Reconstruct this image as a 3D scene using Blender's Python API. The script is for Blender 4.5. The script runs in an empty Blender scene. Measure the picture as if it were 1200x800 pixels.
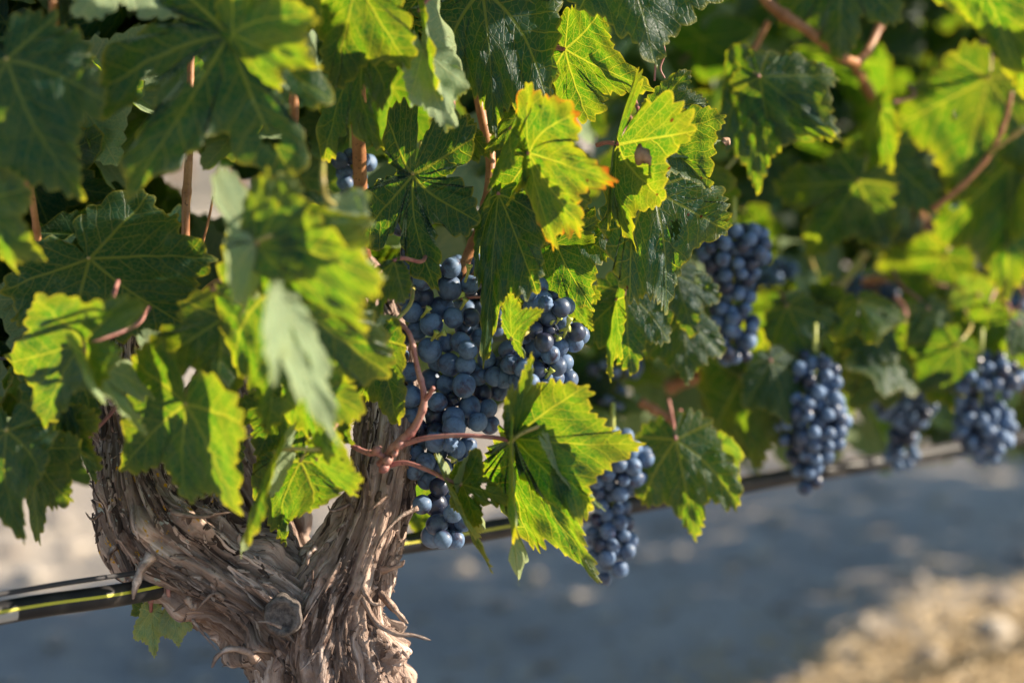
import bpy, math, random
import numpy as np
from mathutils import Vector, Matrix, noise
R = math.radians
rng = random.Random(7)
scene = bpy.context.scene
col = scene.collection

# ------------------------------------------------------------------ camera
FPX = 2526.0                      # focal length in pixels of the 1200 px wide photograph
PITCH = R(7)
C0 = np.array([0.0, 0.0, 0.82])
RT = np.array([1.0, 0, 0])
FW = np.array([0, math.cos(PITCH), -math.sin(PITCH)])
UP = np.array([0, math.sin(PITCH), math.cos(PITCH)])
cam_d = bpy.data.cameras.new('camera'); cam = bpy.data.objects.new('camera', cam_d); col.objects.link(cam)
cam.location = C0; cam.rotation_euler = (math.pi/2 - PITCH, 0, 0)
cam_d.sensor_width = 36; cam_d.lens = FPX/1200*36
cam_d.clip_start = 0.05; cam_d.clip_end = 3000
cam_d.dof.use_dof = True; cam_d.dof.focus_distance = 1.60; cam_d.dof.aperture_fstop = 2.45
cam_d.dof.aperture_blades = 9
scene.camera = cam

# ------------------------------------------------------------------ light
SUN_B, SUN_E = 6, 29             # sun: degrees behind the picture plane on the right, elevation
w = bpy.data.worlds.new('World'); scene.world = w; w.use_nodes = True
nt = w.node_tree; bg = nt.nodes['Background']
sky = nt.nodes.new('ShaderNodeTexSky'); sky.sky_type = 'NISHITA'; sky.sun_disc = False
sky.sun_elevation = R(SUN_E); sky.sun_rotation = R(90 - SUN_B); sky.altitude = 600; sky.air_density = 1.3; sky.dust_density = 0.6; sky.ozone_density = 4.0
nt.links.new(sky.outputs[0], bg.inputs[0]); bg.inputs[1].default_value = 0.08
sd = bpy.data.lights.new('sun', 'SUN'); sun = bpy.data.objects.new('sun', sd); col.objects.link(sun)
sd.energy = 5.0; sd.angle = R(0.5); sd.color = (1.0, 0.87, 0.68)
ds = Vector((math.cos(R(SUN_E))*math.cos(R(SUN_B)), math.cos(R(SUN_E))*math.sin(R(SUN_B)), math.sin(R(SUN_E))))
sun.rotation_euler = ds.to_track_quat('Z', 'Y').to_euler(); sun.location = (3, 1, 4)
scene.view_settings.view_transform = 'Standard'; scene.view_settings.look = 'None'
scene.view_settings.exposure = 1.35; scene.view_settings.gamma = 1
scene.render.engine = 'CYCLES'
cy = scene.cycles
cy.use_denoising = True; cy.max_bounces = 6; cy.diffuse_bounces = 3; cy.glossy_bounces = 2
cy.transmission_bounces = 3; cy.transparent_max_bounces = 4; cy.sample_clamp_indirect = 6

# ------------------------------------------------------------------ helpers
def P(px, py, d):
    """a point at picture position (px, py) of the photograph, d metres along the view axis"""
    return C0 + FW*d + RT*((px-600)/FPX*d) + UP*((400-py)/FPX*d)
def PC(px, py, d):
    """same in camera axes: right, up, towards the camera"""
    return np.array([(px-600)/FPX*d, (400-py)/FPX*d, -d])
CB = np.stack([RT, UP, -FW])      # rows: camera axes in the world
def project(p):
    q = p-C0; d = q @ FW; return 600+q @ RT/d*FPX, 400-q @ UP/d*FPX, d
def toW(a): return a @ CB + C0

def props(o, label=None, cat=None, group=None, kind=None):
    if label: o['label'] = label
    if cat: o['category'] = cat
    if group: o['group'] = group
    if kind: o['kind'] = kind
    return o
def empty(name, loc):
    o = bpy.data.objects.new(name, None); col.objects.link(o); o.location = [float(v) for v in loc]; o.empty_display_size = .05
    return o
def mesh_obj(name, verts, faces, mat, parent=None, smooth=True, uvs=None, cols=None):
    """verts in world space; faces list of tuples or an int array; becomes one mesh object"""
    verts = np.asarray(verts, dtype=np.float64)
    org = np.zeros(3)
    if parent is None and len(verts):
        org = verts.mean(0)
    base = np.array(world_loc(parent)) if parent else org
    me = bpy.data.meshes.new(name)
    me.from_pydata((verts-base).tolist(), [], faces.tolist() if hasattr(faces, 'tolist') else faces)
    if smooth: me.polygons.foreach_set('use_smooth', [True]*len(me.polygons))
    if uvs:
        for nm, arr in uvs.items():
            l = me.uv_layers.new(name=nm); l.data.foreach_set('uv', np.asarray(arr, dtype=np.float32).ravel())
    if cols:
        for nm, arr in cols.items():
            a = me.color_attributes.new(nm, 'FLOAT_COLOR', 'POINT'); a.data.foreach_set('color', np.asarray(arr, dtype=np.float32).ravel())
    me.materials.append(mat); me.update()
    o = bpy.data.objects.new(name, me); col.objects.link(o)
    if parent: o.parent = parent
    else: o.location = org
    return o
def world_loc(o):
    l = np.zeros(3)
    while o is not None:
        l = l + np.array(o.location); o = o.parent
    return l

def spline(pts, n):
    """Catmull-Rom through rows of pts"""
    p = np.asarray(pts, float)
    if len(p) == 2: 
        t = np.linspace(0, 1, n)[:, None]; return p[0]*(1-t)+p[1]*t
    p = np.vstack([2*p[0]-p[1], p, 2*p[-1]-p[-2]])
    out = []
    m = len(p)-3
    for k in range(n):
        u = k/(n-1)*m; i = min(int(u), m-1); t = u-i
        a, b, c, d = p[i:i+4]
        out.append(.5*((2*b)+(-a+c)*t+(2*a-5*b+4*c-d)*t*t+(-a+3*b-3*c+d)*t**3))
    return np.array(out)

def frames(path):
    T = np.gradient(path, axis=0); T /= np.linalg.norm(T, axis=1)[:, None]
    N = np.zeros_like(T); n = np.cross(T[0], [0, 1, 0.1]); n /= np.linalg.norm(n)
    for i in range(len(T)):
        n = n - T[i]*np.dot(n, T[i]); n /= np.linalg.norm(n); N[i] = n
    return T, N, np.cross(T, N)

def tube_arrays(path, rad, seg=10, cap=True, disp=None):
    path = np.asarray(path, float); n = len(path)
    T, N, B = frames(path)
    th = np.linspace(0, 2*math.pi, seg, endpoint=False)
    rad = np.broadcast_to(np.asarray(rad, float), (n,))
    V = []
    for i in range(n):
        r = rad[i] if disp is None else rad[i]*(1+disp[i])
        V.append(path[i] + (N[i][None]*np.cos(th)[:, None] + B[i][None]*np.sin(th)[:, None])*np.broadcast_to(r, (seg,))[:, None])
    V = np.vstack(V); F = []
    for i in range(n-1):
        for j in range(seg):
            k = (j+1) % seg
            F.append((i*seg+j, i*seg+k, (i+1)*seg+k, (i+1)*seg+j))
    if cap:
        F.append(tuple(range(seg-1, -1, -1))); F.append(tuple((n-1)*seg+j for j in range(seg)))
    return V, F
class MB:
    def __init__(s): s.v = []; s.f = []; s.n = 0
    def add(s, V, F):
        s.v.append(np.asarray(V)); s.f += [tuple(i+s.n for i in f) for f in F]; s.n += len(V)
    def build(s, name, mat, parent=None, smooth=True): return mesh_obj(name, np.vstack(s.v), s.f, mat, parent, smooth)

# ------------------------------------------------------------------ materials
class NG:
    def __init__(s, name):
        s.m = bpy.data.materials.new(name); s.m.use_nodes = True; s.t = s.m.node_tree
        for n in list(s.t.nodes): s.t.nodes.remove(n)
        s.out = s.n('ShaderNodeOutputMaterial')
    def n(s, ty, **kw):
        nd = s.t.nodes.new(ty)
        for k, v in kw.items(): setattr(nd, k, v)
        return nd
    def set(s, sock, v):
        if isinstance(v, bpy.types.NodeSocket): s.t.links.new(v, sock)
        elif v is not None:
            if hasattr(sock.default_value, '__len__') and not hasattr(v, '__len__'): v = (v,)*len(sock.default_value)
            elif hasattr(v, '__len__') and len(v) == 3 and len(sock.default_value) == 4: v = (*v, 1)
            sock.default_value = v
    def math(s, op, a, b=None, c=None, clamp=False):
        nd = s.n('ShaderNodeMath', operation=op, use_clamp=clamp)
        for i, v in enumerate((a, b, c)):
            if v is not None: s.set(nd.inputs[i], v)
        return nd.outputs[0]
    def mix(s, f, a, b, blend='MIX'):
        nd = s.n('ShaderNodeMix', data_type='RGBA', blend_type=blend)
        s.set(nd.inputs[0], f); s.set(nd.inputs[6], a); s.set(nd.inputs[7], b); return nd.outputs[2]
    def noise(s, vec, scale, detail=3, rough=.55, dist=0, col=False):
        nd = s.n('ShaderNodeTexNoise'); s.set(nd.inputs['Vector'], vec); s.set(nd.inputs['Scale'], scale)
        nd.inputs['Detail'].default_value = detail; nd.inputs['Roughness'].default_value = rough; nd.inputs['Distortion'].default_value = dist
        return nd.outputs['Color' if col else 'Fac']
    def ramp(s, f, a, b, lo=0., hi=1.):
        nd = s.n('ShaderNodeMapRange'); nd.interpolation_type = 'SMOOTHSTEP'; s.set(nd.inputs[0], f)
        for i, v in zip((1, 2, 3, 4), (a, b, lo, hi)): s.set(nd.inputs[i], v)
        return nd.outputs[0]
    def mapping(s, vec, scale):
        nd = s.n('ShaderNodeMapping'); s.set(nd.inputs[0], vec); nd.inputs['Scale'].default_value = scale; return nd.outputs[0]
    def bump(s, h, strength=.5, dist=.001, normal=None):
        nd = s.n('ShaderNodeBump'); s.set(nd.inputs['Height'], h); nd.inputs['Strength'].default_value = strength
        nd.inputs['Distance'].default_value = dist
        if normal: s.set(nd.inputs['Normal'], normal)
        return nd.outputs[0]
    def pbr(s, color, rough=.6, spec=.4, normal=None, **kw):
        nd = s.n('ShaderNodeBsdfPrincipled'); s.set(nd.inputs['Base Color'], color); s.set(nd.inputs['Roughness'], rough)
        s.set(nd.inputs['Specular IOR Level'], spec)
        if normal: s.set(nd.inputs['Normal'], normal)
        for k, v in kw.items(): s.set(nd.inputs[k], v)
        return nd.outputs[0]
    def end(s, sh): s.t.links.new(sh, s.out.inputs[0]); return s.m

def leaf_material():
    g = NG('grape_leaf')
    uv1 = g.n('ShaderNodeUVMap', uv_map='vein').outputs[0]
    uv2 = g.n('ShaderNodeUVMap', uv_map='flat').outputs[0]
    at = g.n('ShaderNodeAttribute', attribute_name='data'); sp = g.n('ShaderNodeSeparateColor'); g.set(sp.inputs[0], at.outputs[0])
    edge, yel, rnd = sp.outputs[0], sp.outputs[1], sp.outputs[2]; spot = at.outputs['Alpha']
    s2 = g.n('ShaderNodeSeparateXYZ'); g.set(s2.inputs[0], uv1); S, T = s2.outputs[0], s2.outputs[1]
    at_ = g.math('ABSOLUTE', T)
    # seed the noises per leaf
    off = g.n('ShaderNodeVectorMath', operation='ADD'); g.set(off.inputs[0], uv2)
    cx = g.n('ShaderNodeCombineXYZ'); g.set(cx.inputs[0], g.math('MULTIPLY', rnd, 37.)); g.set(cx.inputs[1], g.math('MULTIPLY', rnd, 91.)); g.set(off.inputs[1], cx.outputs[0])
    nv = off.outputs[0]
    wig = g.noise(nv, 5, 2)
    wmain = g.math('MULTIPLY_ADD', S, -.012, .019)
    main = g.math('SUBTRACT', 1, g.ramp(at_, g.math('MULTIPLY', wmain, .35), wmain))
    q = g.math('SUBTRACT', S, g.math('MULTIPLY', at_, .95)); q = g.math('ADD', q, g.math('MULTIPLY', wig, .09))
    q = g.math('ADD', q, g.math('MULTIPLY', g.math('SIGN', T), .03))
    fr = g.math('ABSOLUTE', g.math('SUBTRACT', g.math('FRACT', g.math('DIVIDE', q, .135)), .5))
    sec = g.math('MULTIPLY', g.math('SUBTRACT', 1, g.ramp(fr, .015, .065)), .8)
    vo = g.n('ShaderNodeTexVoronoi', feature='DISTANCE_TO_EDGE'); g.set(vo.inputs['Vector'], nv); vo.inputs['Scale'].default_value = 21
    ter = g.math('MULTIPLY', g.math('SUBTRACT', 1, g.ramp(vo.outputs['Distance'], .0, .11)), .40)
    vein = g.math('MAXIMUM', main, g.math('MAXIMUM', sec, ter))
    n1 = g.noise(nv, 3.2, 4, .6); n2 = g.noise(nv, 26, 3, .6)
    # yellowing grows from the margin inward between the veins
    ye = g.math('ADD', g.math('MULTIPLY', g.ramp(edge, .72, 1.0), .55), g.math('MULTIPLY', g.ramp(n1, .35, .75), .7))
    yf = g.math('MULTIPLY', ye, g.math('MULTIPLY_ADD', yel, 1.0, .04), clamp=True)
    rim = g.ramp(edge, .955, 1.0)
    top = g.mix(g.ramp(n2, .3, .7), (.001, .028, .046), (.003, .042, .046))
    top = g.mix(rnd, top, (.045, .125, .030)) if False else g.mix(g.math('MULTIPLY', rnd, .5), top, (.010, .045, .012))
    top = g.mix(g.math('MULTIPLY', g.math('MAXIMUM', main, g.math('MULTIPLY', g.math('MAXIMUM', sec, ter), .35)), .55), top, (.16, .24, .06))
    top = g.mix(g.math('MULTIPLY', yf, .75), top, (.26, .30, .025))
    top = g.mix(g.math('MULTIPLY', rim, .5), top, (.30, .28, .04))
    und = g.mix(g.math('MULTIPLY', vein, .6), (.25, .33, .19), (.38, .42, .26))
    und = g.mix(g.math('MULTIPLY', yf, .5), und, (.34, .36, .10))
    tr = g.mix(n1, (.055, .22, .004), (.13, .34, .005))
    tr = g.mix(g.math('MULTIPLY', vein, 1.25, clamp=True), tr, (.50, .54, .03))
    tr = g.mix(yf, tr, (.55, .45, .006))
    tr = g.mix(g.math('MULTIPLY', rim, .6), tr, (.80, .62, .03))
    dv_ = g.n('ShaderNodeTexVoronoi', feature='F1'); g.set(dv_.inputs['Vector'], nv); dv_.inputs['Scale'].default_value = 46
    dsp = g.math('MULTIPLY', g.math('SUBTRACT', 1, g.ramp(dv_.outputs['Distance'], .05, .13)), g.ramp(g.noise(nv, 7, 2), .50, .66))
    dust = g.math('MULTIPLY', g.ramp(g.noise(nv, 2.2, 5, .7), .50, .75), .16)
    top = g.mix(g.math('MAXIMUM', g.math('MULTIPLY', dsp, .5), dust), top, (.30, .33, .27))
    # brown-red spots and scorched margin
    sn = g.n('ShaderNodeTexVoronoi', feature='F1'); g.set(sn.inputs['Vector'], nv); sn.inputs['Scale'].default_value = 9
    szn = g.math('MULTIPLY', g.ramp(g.noise(nv, 4, 1), .45, .75), .23)
    sm = g.math('MULTIPLY', g.math('SUBTRACT', 1, g.ramp(sn.outputs['Distance'], g.math('MULTIPLY', szn, .55), g.math('ADD', szn, .001))), g.ramp(spot, .05, .3))
    top = g.mix(sm, top, (.085, .028, .012)); und = g.mix(sm, und, (.12, .05, .02)); tr = g.mix(sm, tr, (.16, .03, .005))
    sc = g.math('MULTIPLY', g.ramp(g.math('ADD', edge, g.math('MULTIPLY', n1, .55)), 1.22, 1.36), g.ramp(spot, .55, .9))
    top = g.mix(sc, top, (.30, .09, .02)); tr = g.mix(sc, tr, (.75, .16, .01)); und = g.mix(sc, und, (.3, .12, .04))
    bf = g.n('ShaderNodeNewGeometry').outputs['Backfacing']
    colr = g.mix(bf, top, und)
    h = g.math('ADD', g.math('MULTIPLY', g.math('MAXIMUM', main, sec), -.8), g.math('MULTIPLY', n2, .5))
    h = g.math('SUBTRACT', h, g.math('MULTIPLY', ter, .9))
    nb = g.bump(h, .55, .0012)
    rg = g.mix(bf, .46, .75)
    p = g.pbr(colr, g.math('MULTIPLY_ADD', bf, .3, g.math('MULTIPLY_ADD', n2, .2, .34)), g.math('MULTIPLY_ADD', bf, -.16, .36), nb)
    tl = g.n('ShaderNodeBsdfTranslucent'); g.set(tl.inputs[0], tr); g.set(tl.inputs[1], nb)
    mx = g.n('ShaderNodeMixShader'); g.set(mx.inputs[0], g.math('MULTIPLY_ADD', bf, -.1, .5))
    g.t.links.new(p, mx.inputs[1]); g.t.links.new(tl.outputs[0], mx.inputs[2])
    return g.end(mx.outputs[0])

def bark_material(name='vine_bark', tint=1.0):
    g = NG(name)
    uv = g.n('ShaderNodeAttribute', attribute_name='bark'); v = uv.outputs['Vector']
    obj = g.n('ShaderNodeTexCoord').outputs['Object']
    f1 = g.noise(g.mapping(v, (1, .10, 1)), 60, 6, .65, .4)
    f2 = g.noise(g.mapping(v, (1, .06, 1)), 190, 5, .7, .2)
    f3 = g.noise(obj, 14, 4, .6)
    f4 = g.noise(obj, 160, 4, .7)
    c = g.mix(g.ramp(f1, .34, .66), (.078, .047, .038), (.275, .205, .172))
    c = g.mix(g.ramp(f2, .48, .72), c, (.44, .385, .36))
    c = g.mix(g.math('MULTIPLY', g.ramp(f3, .5, .75), .55), c, (.20, .105, .07))
    c = g.mix(g.math('MULTIPLY', g.ramp(f2, .30, .42, 1, 0), .8), c, (.045, .028, .022))
    c = g.mix(g.math('MULTIPLY', g.ramp(f4, .35, .6), .25), c, (.30, .25, .22))
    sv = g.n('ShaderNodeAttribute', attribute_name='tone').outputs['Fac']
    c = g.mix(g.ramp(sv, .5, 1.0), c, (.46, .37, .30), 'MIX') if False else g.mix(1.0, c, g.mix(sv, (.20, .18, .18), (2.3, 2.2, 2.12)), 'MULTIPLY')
    # lichen
    lm = uv.outputs['Alpha']
    l1 = g.noise(obj, 85, 5, .7); l2 = g.noise(obj, 120, 4, .7, 0)
    thr = g.math('MULTIPLY_ADD', lm, -.20, .80)
    li = g.ramp(l1, thr, g.math('ADD', thr, .02)); c = g.mix(li, c, (.40, .42, .38))
    thr2 = g.math('MULTIPLY_ADD', lm, -.22, .83)
    lo = g.ramp(l2, thr2, g.math('ADD', thr2, .02)); c = g.mix(lo, c, (.52, .27, .015))
    h = g.math('ADD', f1, g.math('MULTIPLY', f2, .8)); h = g.math('ADD', h, g.math('MULTIPLY', f4, .25))
    nb = g.bump(h, 1.0, .005)
    return g.end(g.pbr(c, .86, .15, nb))

def stem_material(name, a, b, rough=.45):
    g = NG(name); obj = g.n('ShaderNodeTexCoord').outputs['Object']
    f = g.noise(obj, 60, 4, .6); f2 = g.noise(obj, 400, 2)
    c = g.mix(g.ramp(f, .3, .7), a, b)
    c = g.mix(g.ramp(f2, .62, .7), c, tuple(x*.45 for x in a))
    return g.end(g.pbr(c, rough, .45, g.bump(f2, .3, .0006)))

def grape_material():
    g = NG('grape_skin'); obj = g.n('ShaderNodeTexCoord').outputs['Object']; oi = g.n('ShaderNodeObjectInfo').outputs['Random']
    off = g.n('ShaderNodeVectorMath', operation='ADD'); g.set(off.inputs[0], obj)
    cx = g.n('ShaderNodeCombineXYZ'); g.set(cx.inputs[0], oi); g.set(cx.inputs[1], g.math('MULTIPLY', oi, 7.)); g.set(off.inputs[1], cx.outputs[0])
    v = off.outputs[0]
    n1 = g.noise(v, 95, 5, .62, .5); n2 = g.noise(v, 520, 3, .6); n3 = g.noise(v, 190, 4, .7, 1.2)
    skin = g.mix(oi, (.012, .012, .030), (.034, .014, .036))
    bloom = g.mix(g.ramp(n1, .3, .7), (.072, .138, .250), (.150, .235, .380))
    k = g.math('MULTIPLY', g.ramp(n1, .28, .50), g.math('MULTIPLY_ADD', g.ramp(n3, .30, .44), .55, .45))
    k = g.math('MULTIPLY', k, g.math('MULTIPLY_ADD', g.ramp(n2, .3, .6), .2, .8))
    k = g.math('MULTIPLY', k, g.ramp(oi, .0, .45, .12, 1.0))
    k = g.math('MULTIPLY', k, .88)
    c = g.mix(k, skin, bloom)
    spk = g.ramp(g.noise(v, 900, 1), .74, .78); c = g.mix(g.math('MULTIPLY', spk, .5), c, (.34, .33, .32))
    return g.end(g.pbr(c, g.math('MULTIPLY_ADD', k, .33, .28), g.math('MULTIPLY_ADD', k, -.25, .5), g.bump(n2, .12, .0004)))

M_LEAF = leaf_material(); M_BARK = bark_material(); M_GRAPE = grape_material()
M_CANE = stem_material('cane_bark', (.25, .095, .035), (.42, .20, .085), .5)
M_PET = stem_material('petiole_skin', (.27, .085, .085), (.40, .20, .16), .55)
M_PETG = stem_material('petiole_green', (.30, .30, .07), (.44, .30, .12), .4)
M_STALK = stem_material('grape_stalk', (.35, .38, .06), (.46, .48, .12), .45)

# ------------------------------------------------------------------ ground
def ground():
    g = NG('stony_soil'); obj = g.n('ShaderNodeTexCoord').outputs['Object']
    a = g.noise(obj, 1.6, 5, .6); b = g.noise(obj, 14, 6, .65); c_ = g.noise(obj, 90, 4, .65)
    c = g.mix(g.ramp(a, .35, .65), (.27, .235, .20), (.41, .35, .285))
    c = g.mix(g.math('MULTIPLY', g.ramp(b, .45, .65), .7), c, (.42, .345, .26))
    c = g.mix(g.math('MULTIPLY', g.ramp(b, .25, .42, 1, 0), .6), c, (.17, .135, .11))
    c = g.mix(g.math('MULTIPLY', g.ramp(c_, .5, .7), .5), c, (.46, .40, .33))
    m = g.end(g.pbr(c, .93, .15, g.bump(g.math('ADD', b, g.math('MULTIPLY', c_, .3)), .8, .03)))
    xs = np.concatenate([np.linspace(-400, -8, 14), np.linspace(-7, 7, 150), np.linspace(8, 400, 14)])
    ys = np.concatenate([np.linspace(-60, -2, 6), np.linspace(-1, 12, 150), np.geomspace(12.5, 900, 24)])
    V = []
    for y in ys:
        for x in xs:
            z = 0
            if abs(x) < 7.5 and -1.5 < y < 12.5:
                z = .035*noise.noise((x*1.1, y*1.1, 0)) + .016*noise.noise((x*5, y*5, 3))
            V.append((x, y, z))
    nx = len(xs); F = [(j*nx+i, j*nx+i+1, (j+1)*nx+i+1, (j+1)*nx+i) for j in range(len(ys)-1) for i in range(nx-1)]
    props(mesh_obj('ground', V, F, m), kind='structure')
    # stones
    g = NG('field_stone'); obj = g.n('ShaderNodeTexCoord').outputs['Object']
    a = g.noise(obj, 5, 1); b = g.noise(obj, 60, 4)
    c = g.mix(g.ramp(a, .35, .65), (.24, .205, .18), (.44, .39, .33)); c = g.mix(g.math('MULTIPLY', b, .5), c, (.36, .29, .23))
    ms = g.end(g.pbr(c, .85, .25, g.bump(b, .5, .004)))
    import bmesh
    bm = bmesh.new(); bmesh.ops.create_icosphere(bm, subdivisions=2, radius=1); sv = np.array([v.co[:] for v in bm.verts]); sf = [tuple(v.index for v in f.verts) for f in bm.faces]; bm.free()
    mb = MB(); r2 = random.Random(5)
    for k in range(3600):
        y = 1.2 + 8.5*r2.random()**1.4; x = r2.uniform(-.5, .5)*y*1.15
        s = .005 + .021*r2.random()**2.6
        sc = np.array([s*r2.uniform(.8, 1.5), s*r2.uniform(.8, 1.4), s*r2.uniform(.4, .8)])
        o = r2.random()*50
        v = sv * np.array([1+.45*noise.noise((float(p[0]*1.3+o), float(p[1]*1.3), float(p[2]*1.3))) for p in sv])[:, None] * sc
        a_ = r2.random()*6.3; ca, sa = math.cos(a_), math.sin(a_)
        v = v @ np.array([[ca, sa, 0], [-sa, ca, 0], [0, 0, 1]])
        z = .035*noise.noise((x*1.1, y*1.1, 0)) + .016*noise.noise((x*5, y*5, 3))
        mb.add(v+np.array([x, y, z+sc[2]*.35]), sf)
    props(mb.build('stones', ms, None, True), 'scattered pale stones and clods lying on the bare soil', 'stones', kind='stuff')
    g = NG('dry_straw'); oi = g.n('ShaderNodeTexCoord').outputs['Object']
    ms = g.end(g.pbr(g.mix(g.noise(oi, 60, 1), (.34, .23, .11), (.66, .50, .28)), .6, .4))
    mb = MB(); r2 = random.Random(9)
    for k in range(5200):
        x = r2.gauss(.62, .30); y = 2.98+(x-.55)*.85+r2.gauss(-.20, .20)
        z = .035*noise.noise((x*1.1, y*1.1, 0)) + .016*noise.noise((x*5, y*5, 3))
        a_ = r2.random()*6.3; ln = r2.uniform(.012, .045); el = r2.uniform(-.1, .7)**1; dx, dy, dz_ = math.cos(a_)*math.cos(el)*ln, math.sin(a_)*math.cos(el)*ln, abs(math.sin(el))*ln
        w_ = r2.uniform(.0015, .004); sx, sy = -math.sin(a_)*w_, math.cos(a_)*w_; p = np.array([x, y, z+.002])
        mb.add([p+[sx, sy, 0], p-[sx, sy, 0], p+[dx-sx*.3, dy-sy*.3, dz_], p+[dx+sx*.3, dy+sy*.3, dz_], p+[dx*.5, dy*.5, dz_*.5+.003]], [(0, 1, 4), (1, 2, 4), (2, 3, 4), (3, 0, 4)])
    props(mb.build('dry_straw', ms, None, False), 'golden dry straw litter on the sunlit soil at lower right', 'straw', kind='stuff')
    # far hills
    g = NG('hill_scrub'); obj = g.n('ShaderNodeTexCoord').outputs['Object']
    m = g.end(g.pbr(g.mix(g.ramp(g.noise(obj, .03, 6), .4, .6), (.09, .11, .05), (.26, .22, .14)), .95, .1))
    V = []; n = 60
    for j in range(12):
        for i in range(n):
            x = -900+1800*i/(n-1); y = 500+j*60
            V.append((x, y, -2+max(0, math.sin(j/11*math.pi))*(28+38*noise.noise((x*.004, j*.2, 1)))))
    F = [(j*n+i, j*n+i+1, (j+1)*n+i+1, (j+1)*n+i) for j in range(11) for i in range(n-1)]
    props(mesh_obj('hills', V, F, m), kind='structure')
ground()

# ------------------------------------------------------------------ leaf builder
VEINS = np.radians([0, 52, -52, 106, -106])
TIPR = [1.0, .90, .90, .66, .66]
def leaf_template(rs, nseg=176, rings=12, depth=1.0, bas=1.0):
    """outline, fan vertices (n,2), faces, ring fraction"""
    j = lambda a: 1 + rs.uniform(-a, a)
    side = []
    for sgn in (1, -1):
        s1 = 1-(1-.68)*depth*j(.3); s2 = 1-(1-.60)*depth*j(.2)
        pts = [(0, 1.0), (7, .90), (14, .80*j(.04)), (27*j(.06), s1*.95), (36, .75*j(.04)), (45, .85), (52, .90), (60, .83*j(.03)), (70, .70*j(.05)), (82, s2*.95),
               (92, .60*j(.04)), (100, .655), (106, .66), (118, .60*j(.04)), (133, .53*j(.05)), (150, .44*j(.08)), (165, .33*j(.15)), (174, .17), (180, .035)]
        side.append([(sgn*a, r*(1 if a < 70 else 1-(1-bas)*min(1, (a-70)/30))) for a, r in pts])
    full = side[0] + side[1][::-1][1:]      # closed: 0 -> 180 -> 0 (other side); last point equals first
    a = np.radians([p[0] for p in full]); r = np.array([p[1] for p in full])
    x = np.sin(a)*r; y = np.cos(a)*r
    seg = np.hypot(np.diff(x), np.diff(y)); s = np.concatenate([[0], np.cumsum(seg)]); L = s[-1]
    t = np.linspace(0, L, nseg, endpoint=False)
    ox = np.interp(t, s, x); oy = np.interp(t, s, y)
    # soften the corners of the control polygon
    for _ in range(max(1, nseg//90)):
        ox2 = .25*np.roll(ox, 1)+.5*ox+.25*np.roll(ox, -1); oy2 = .25*np.roll(oy, 1)+.5*oy+.25*np.roll(oy, -1)
        ox, oy = ox2, oy2
    tx = np.gradient(ox); ty = np.gradient(oy); ln = np.hypot(tx, ty)+1e-9
    nx, ny = -ty/ln, tx/ln                  # outward for this orientation (clockwise start)
    if np.mean(nx*ox+ny*oy) < 0: nx, ny = -nx, -ny
    NT = rs.choice([34, 36, 38]); half = NT/2
    ph = t/L*NT
    ph = ph + .25*np.sin(ph*.9+rs.random()*6)+.18*np.sin(ph*2.3+rs.random()*6)
    f = np.mod(ph+.5, 1.0); th = (1-np.abs(2*f-1)**1.25)
    idx = np.floor(ph+.5).astype(int)
    amps = np.array([rs.uniform(.034, .088) for _ in range(NT+8)])
    amp = amps[np.clip(idx, 0, NT+7)]
    near = np.abs(np.degrees(np.arctan2(ox, oy)))
    amp = amp*np.where(near > 165, .15, 1.0)
    ox = ox + nx*(th-.45)*amp; oy = oy + ny*(th-.45)*amp
    fr = np.linspace(0, 1, rings+1)[1:]**.85
    V = [(0, 0)]; E = [0]
    for q in fr:
        for k in range(nseg): V.append((ox[k]*q, oy[k]*q)); E.append(q)
    F = []
    for k in range(nseg): F.append((0, 1+k, 1+(k+1) % nseg))
    for i in range(rings-1):
        b0 = 1+i*nseg; b1 = b0+nseg
        for k in range(nseg):
            k2 = (k+1) % nseg; F.append((b0+k, b1+k, b1+k2, b0+k2))
    return np.array(V), F, np.array(E)

def tps(src, dst, pts):
    """thin plate spline displacement: src (n,2) -> dst (n,3)"""
    n = len(src); K = np.linalg.norm(src[:, None]-src[None], axis=2); K = np.where(K > 0, K*K*np.log(K+1e-12), 0)+np.eye(n)*.01
    Pm = np.hstack([np.ones((n, 1)), src]); A = np.zeros((n+3, n+3)); A[:n, :n] = K; A[:n, n:] = Pm; A[n:, :n] = Pm.T
    sol = np.linalg.solve(A, np.vstack([dst, np.zeros((3, dst.shape[1]))]))
    D = np.linalg.norm(pts[:, None]-src[None], axis=2); D = np.where(D > 0, D*D*np.log(D+1e-12), 0)
    return D @ sol[:n] + np.hstack([np.ones((len(pts), 1)), pts]) @ sol[n:]

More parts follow.
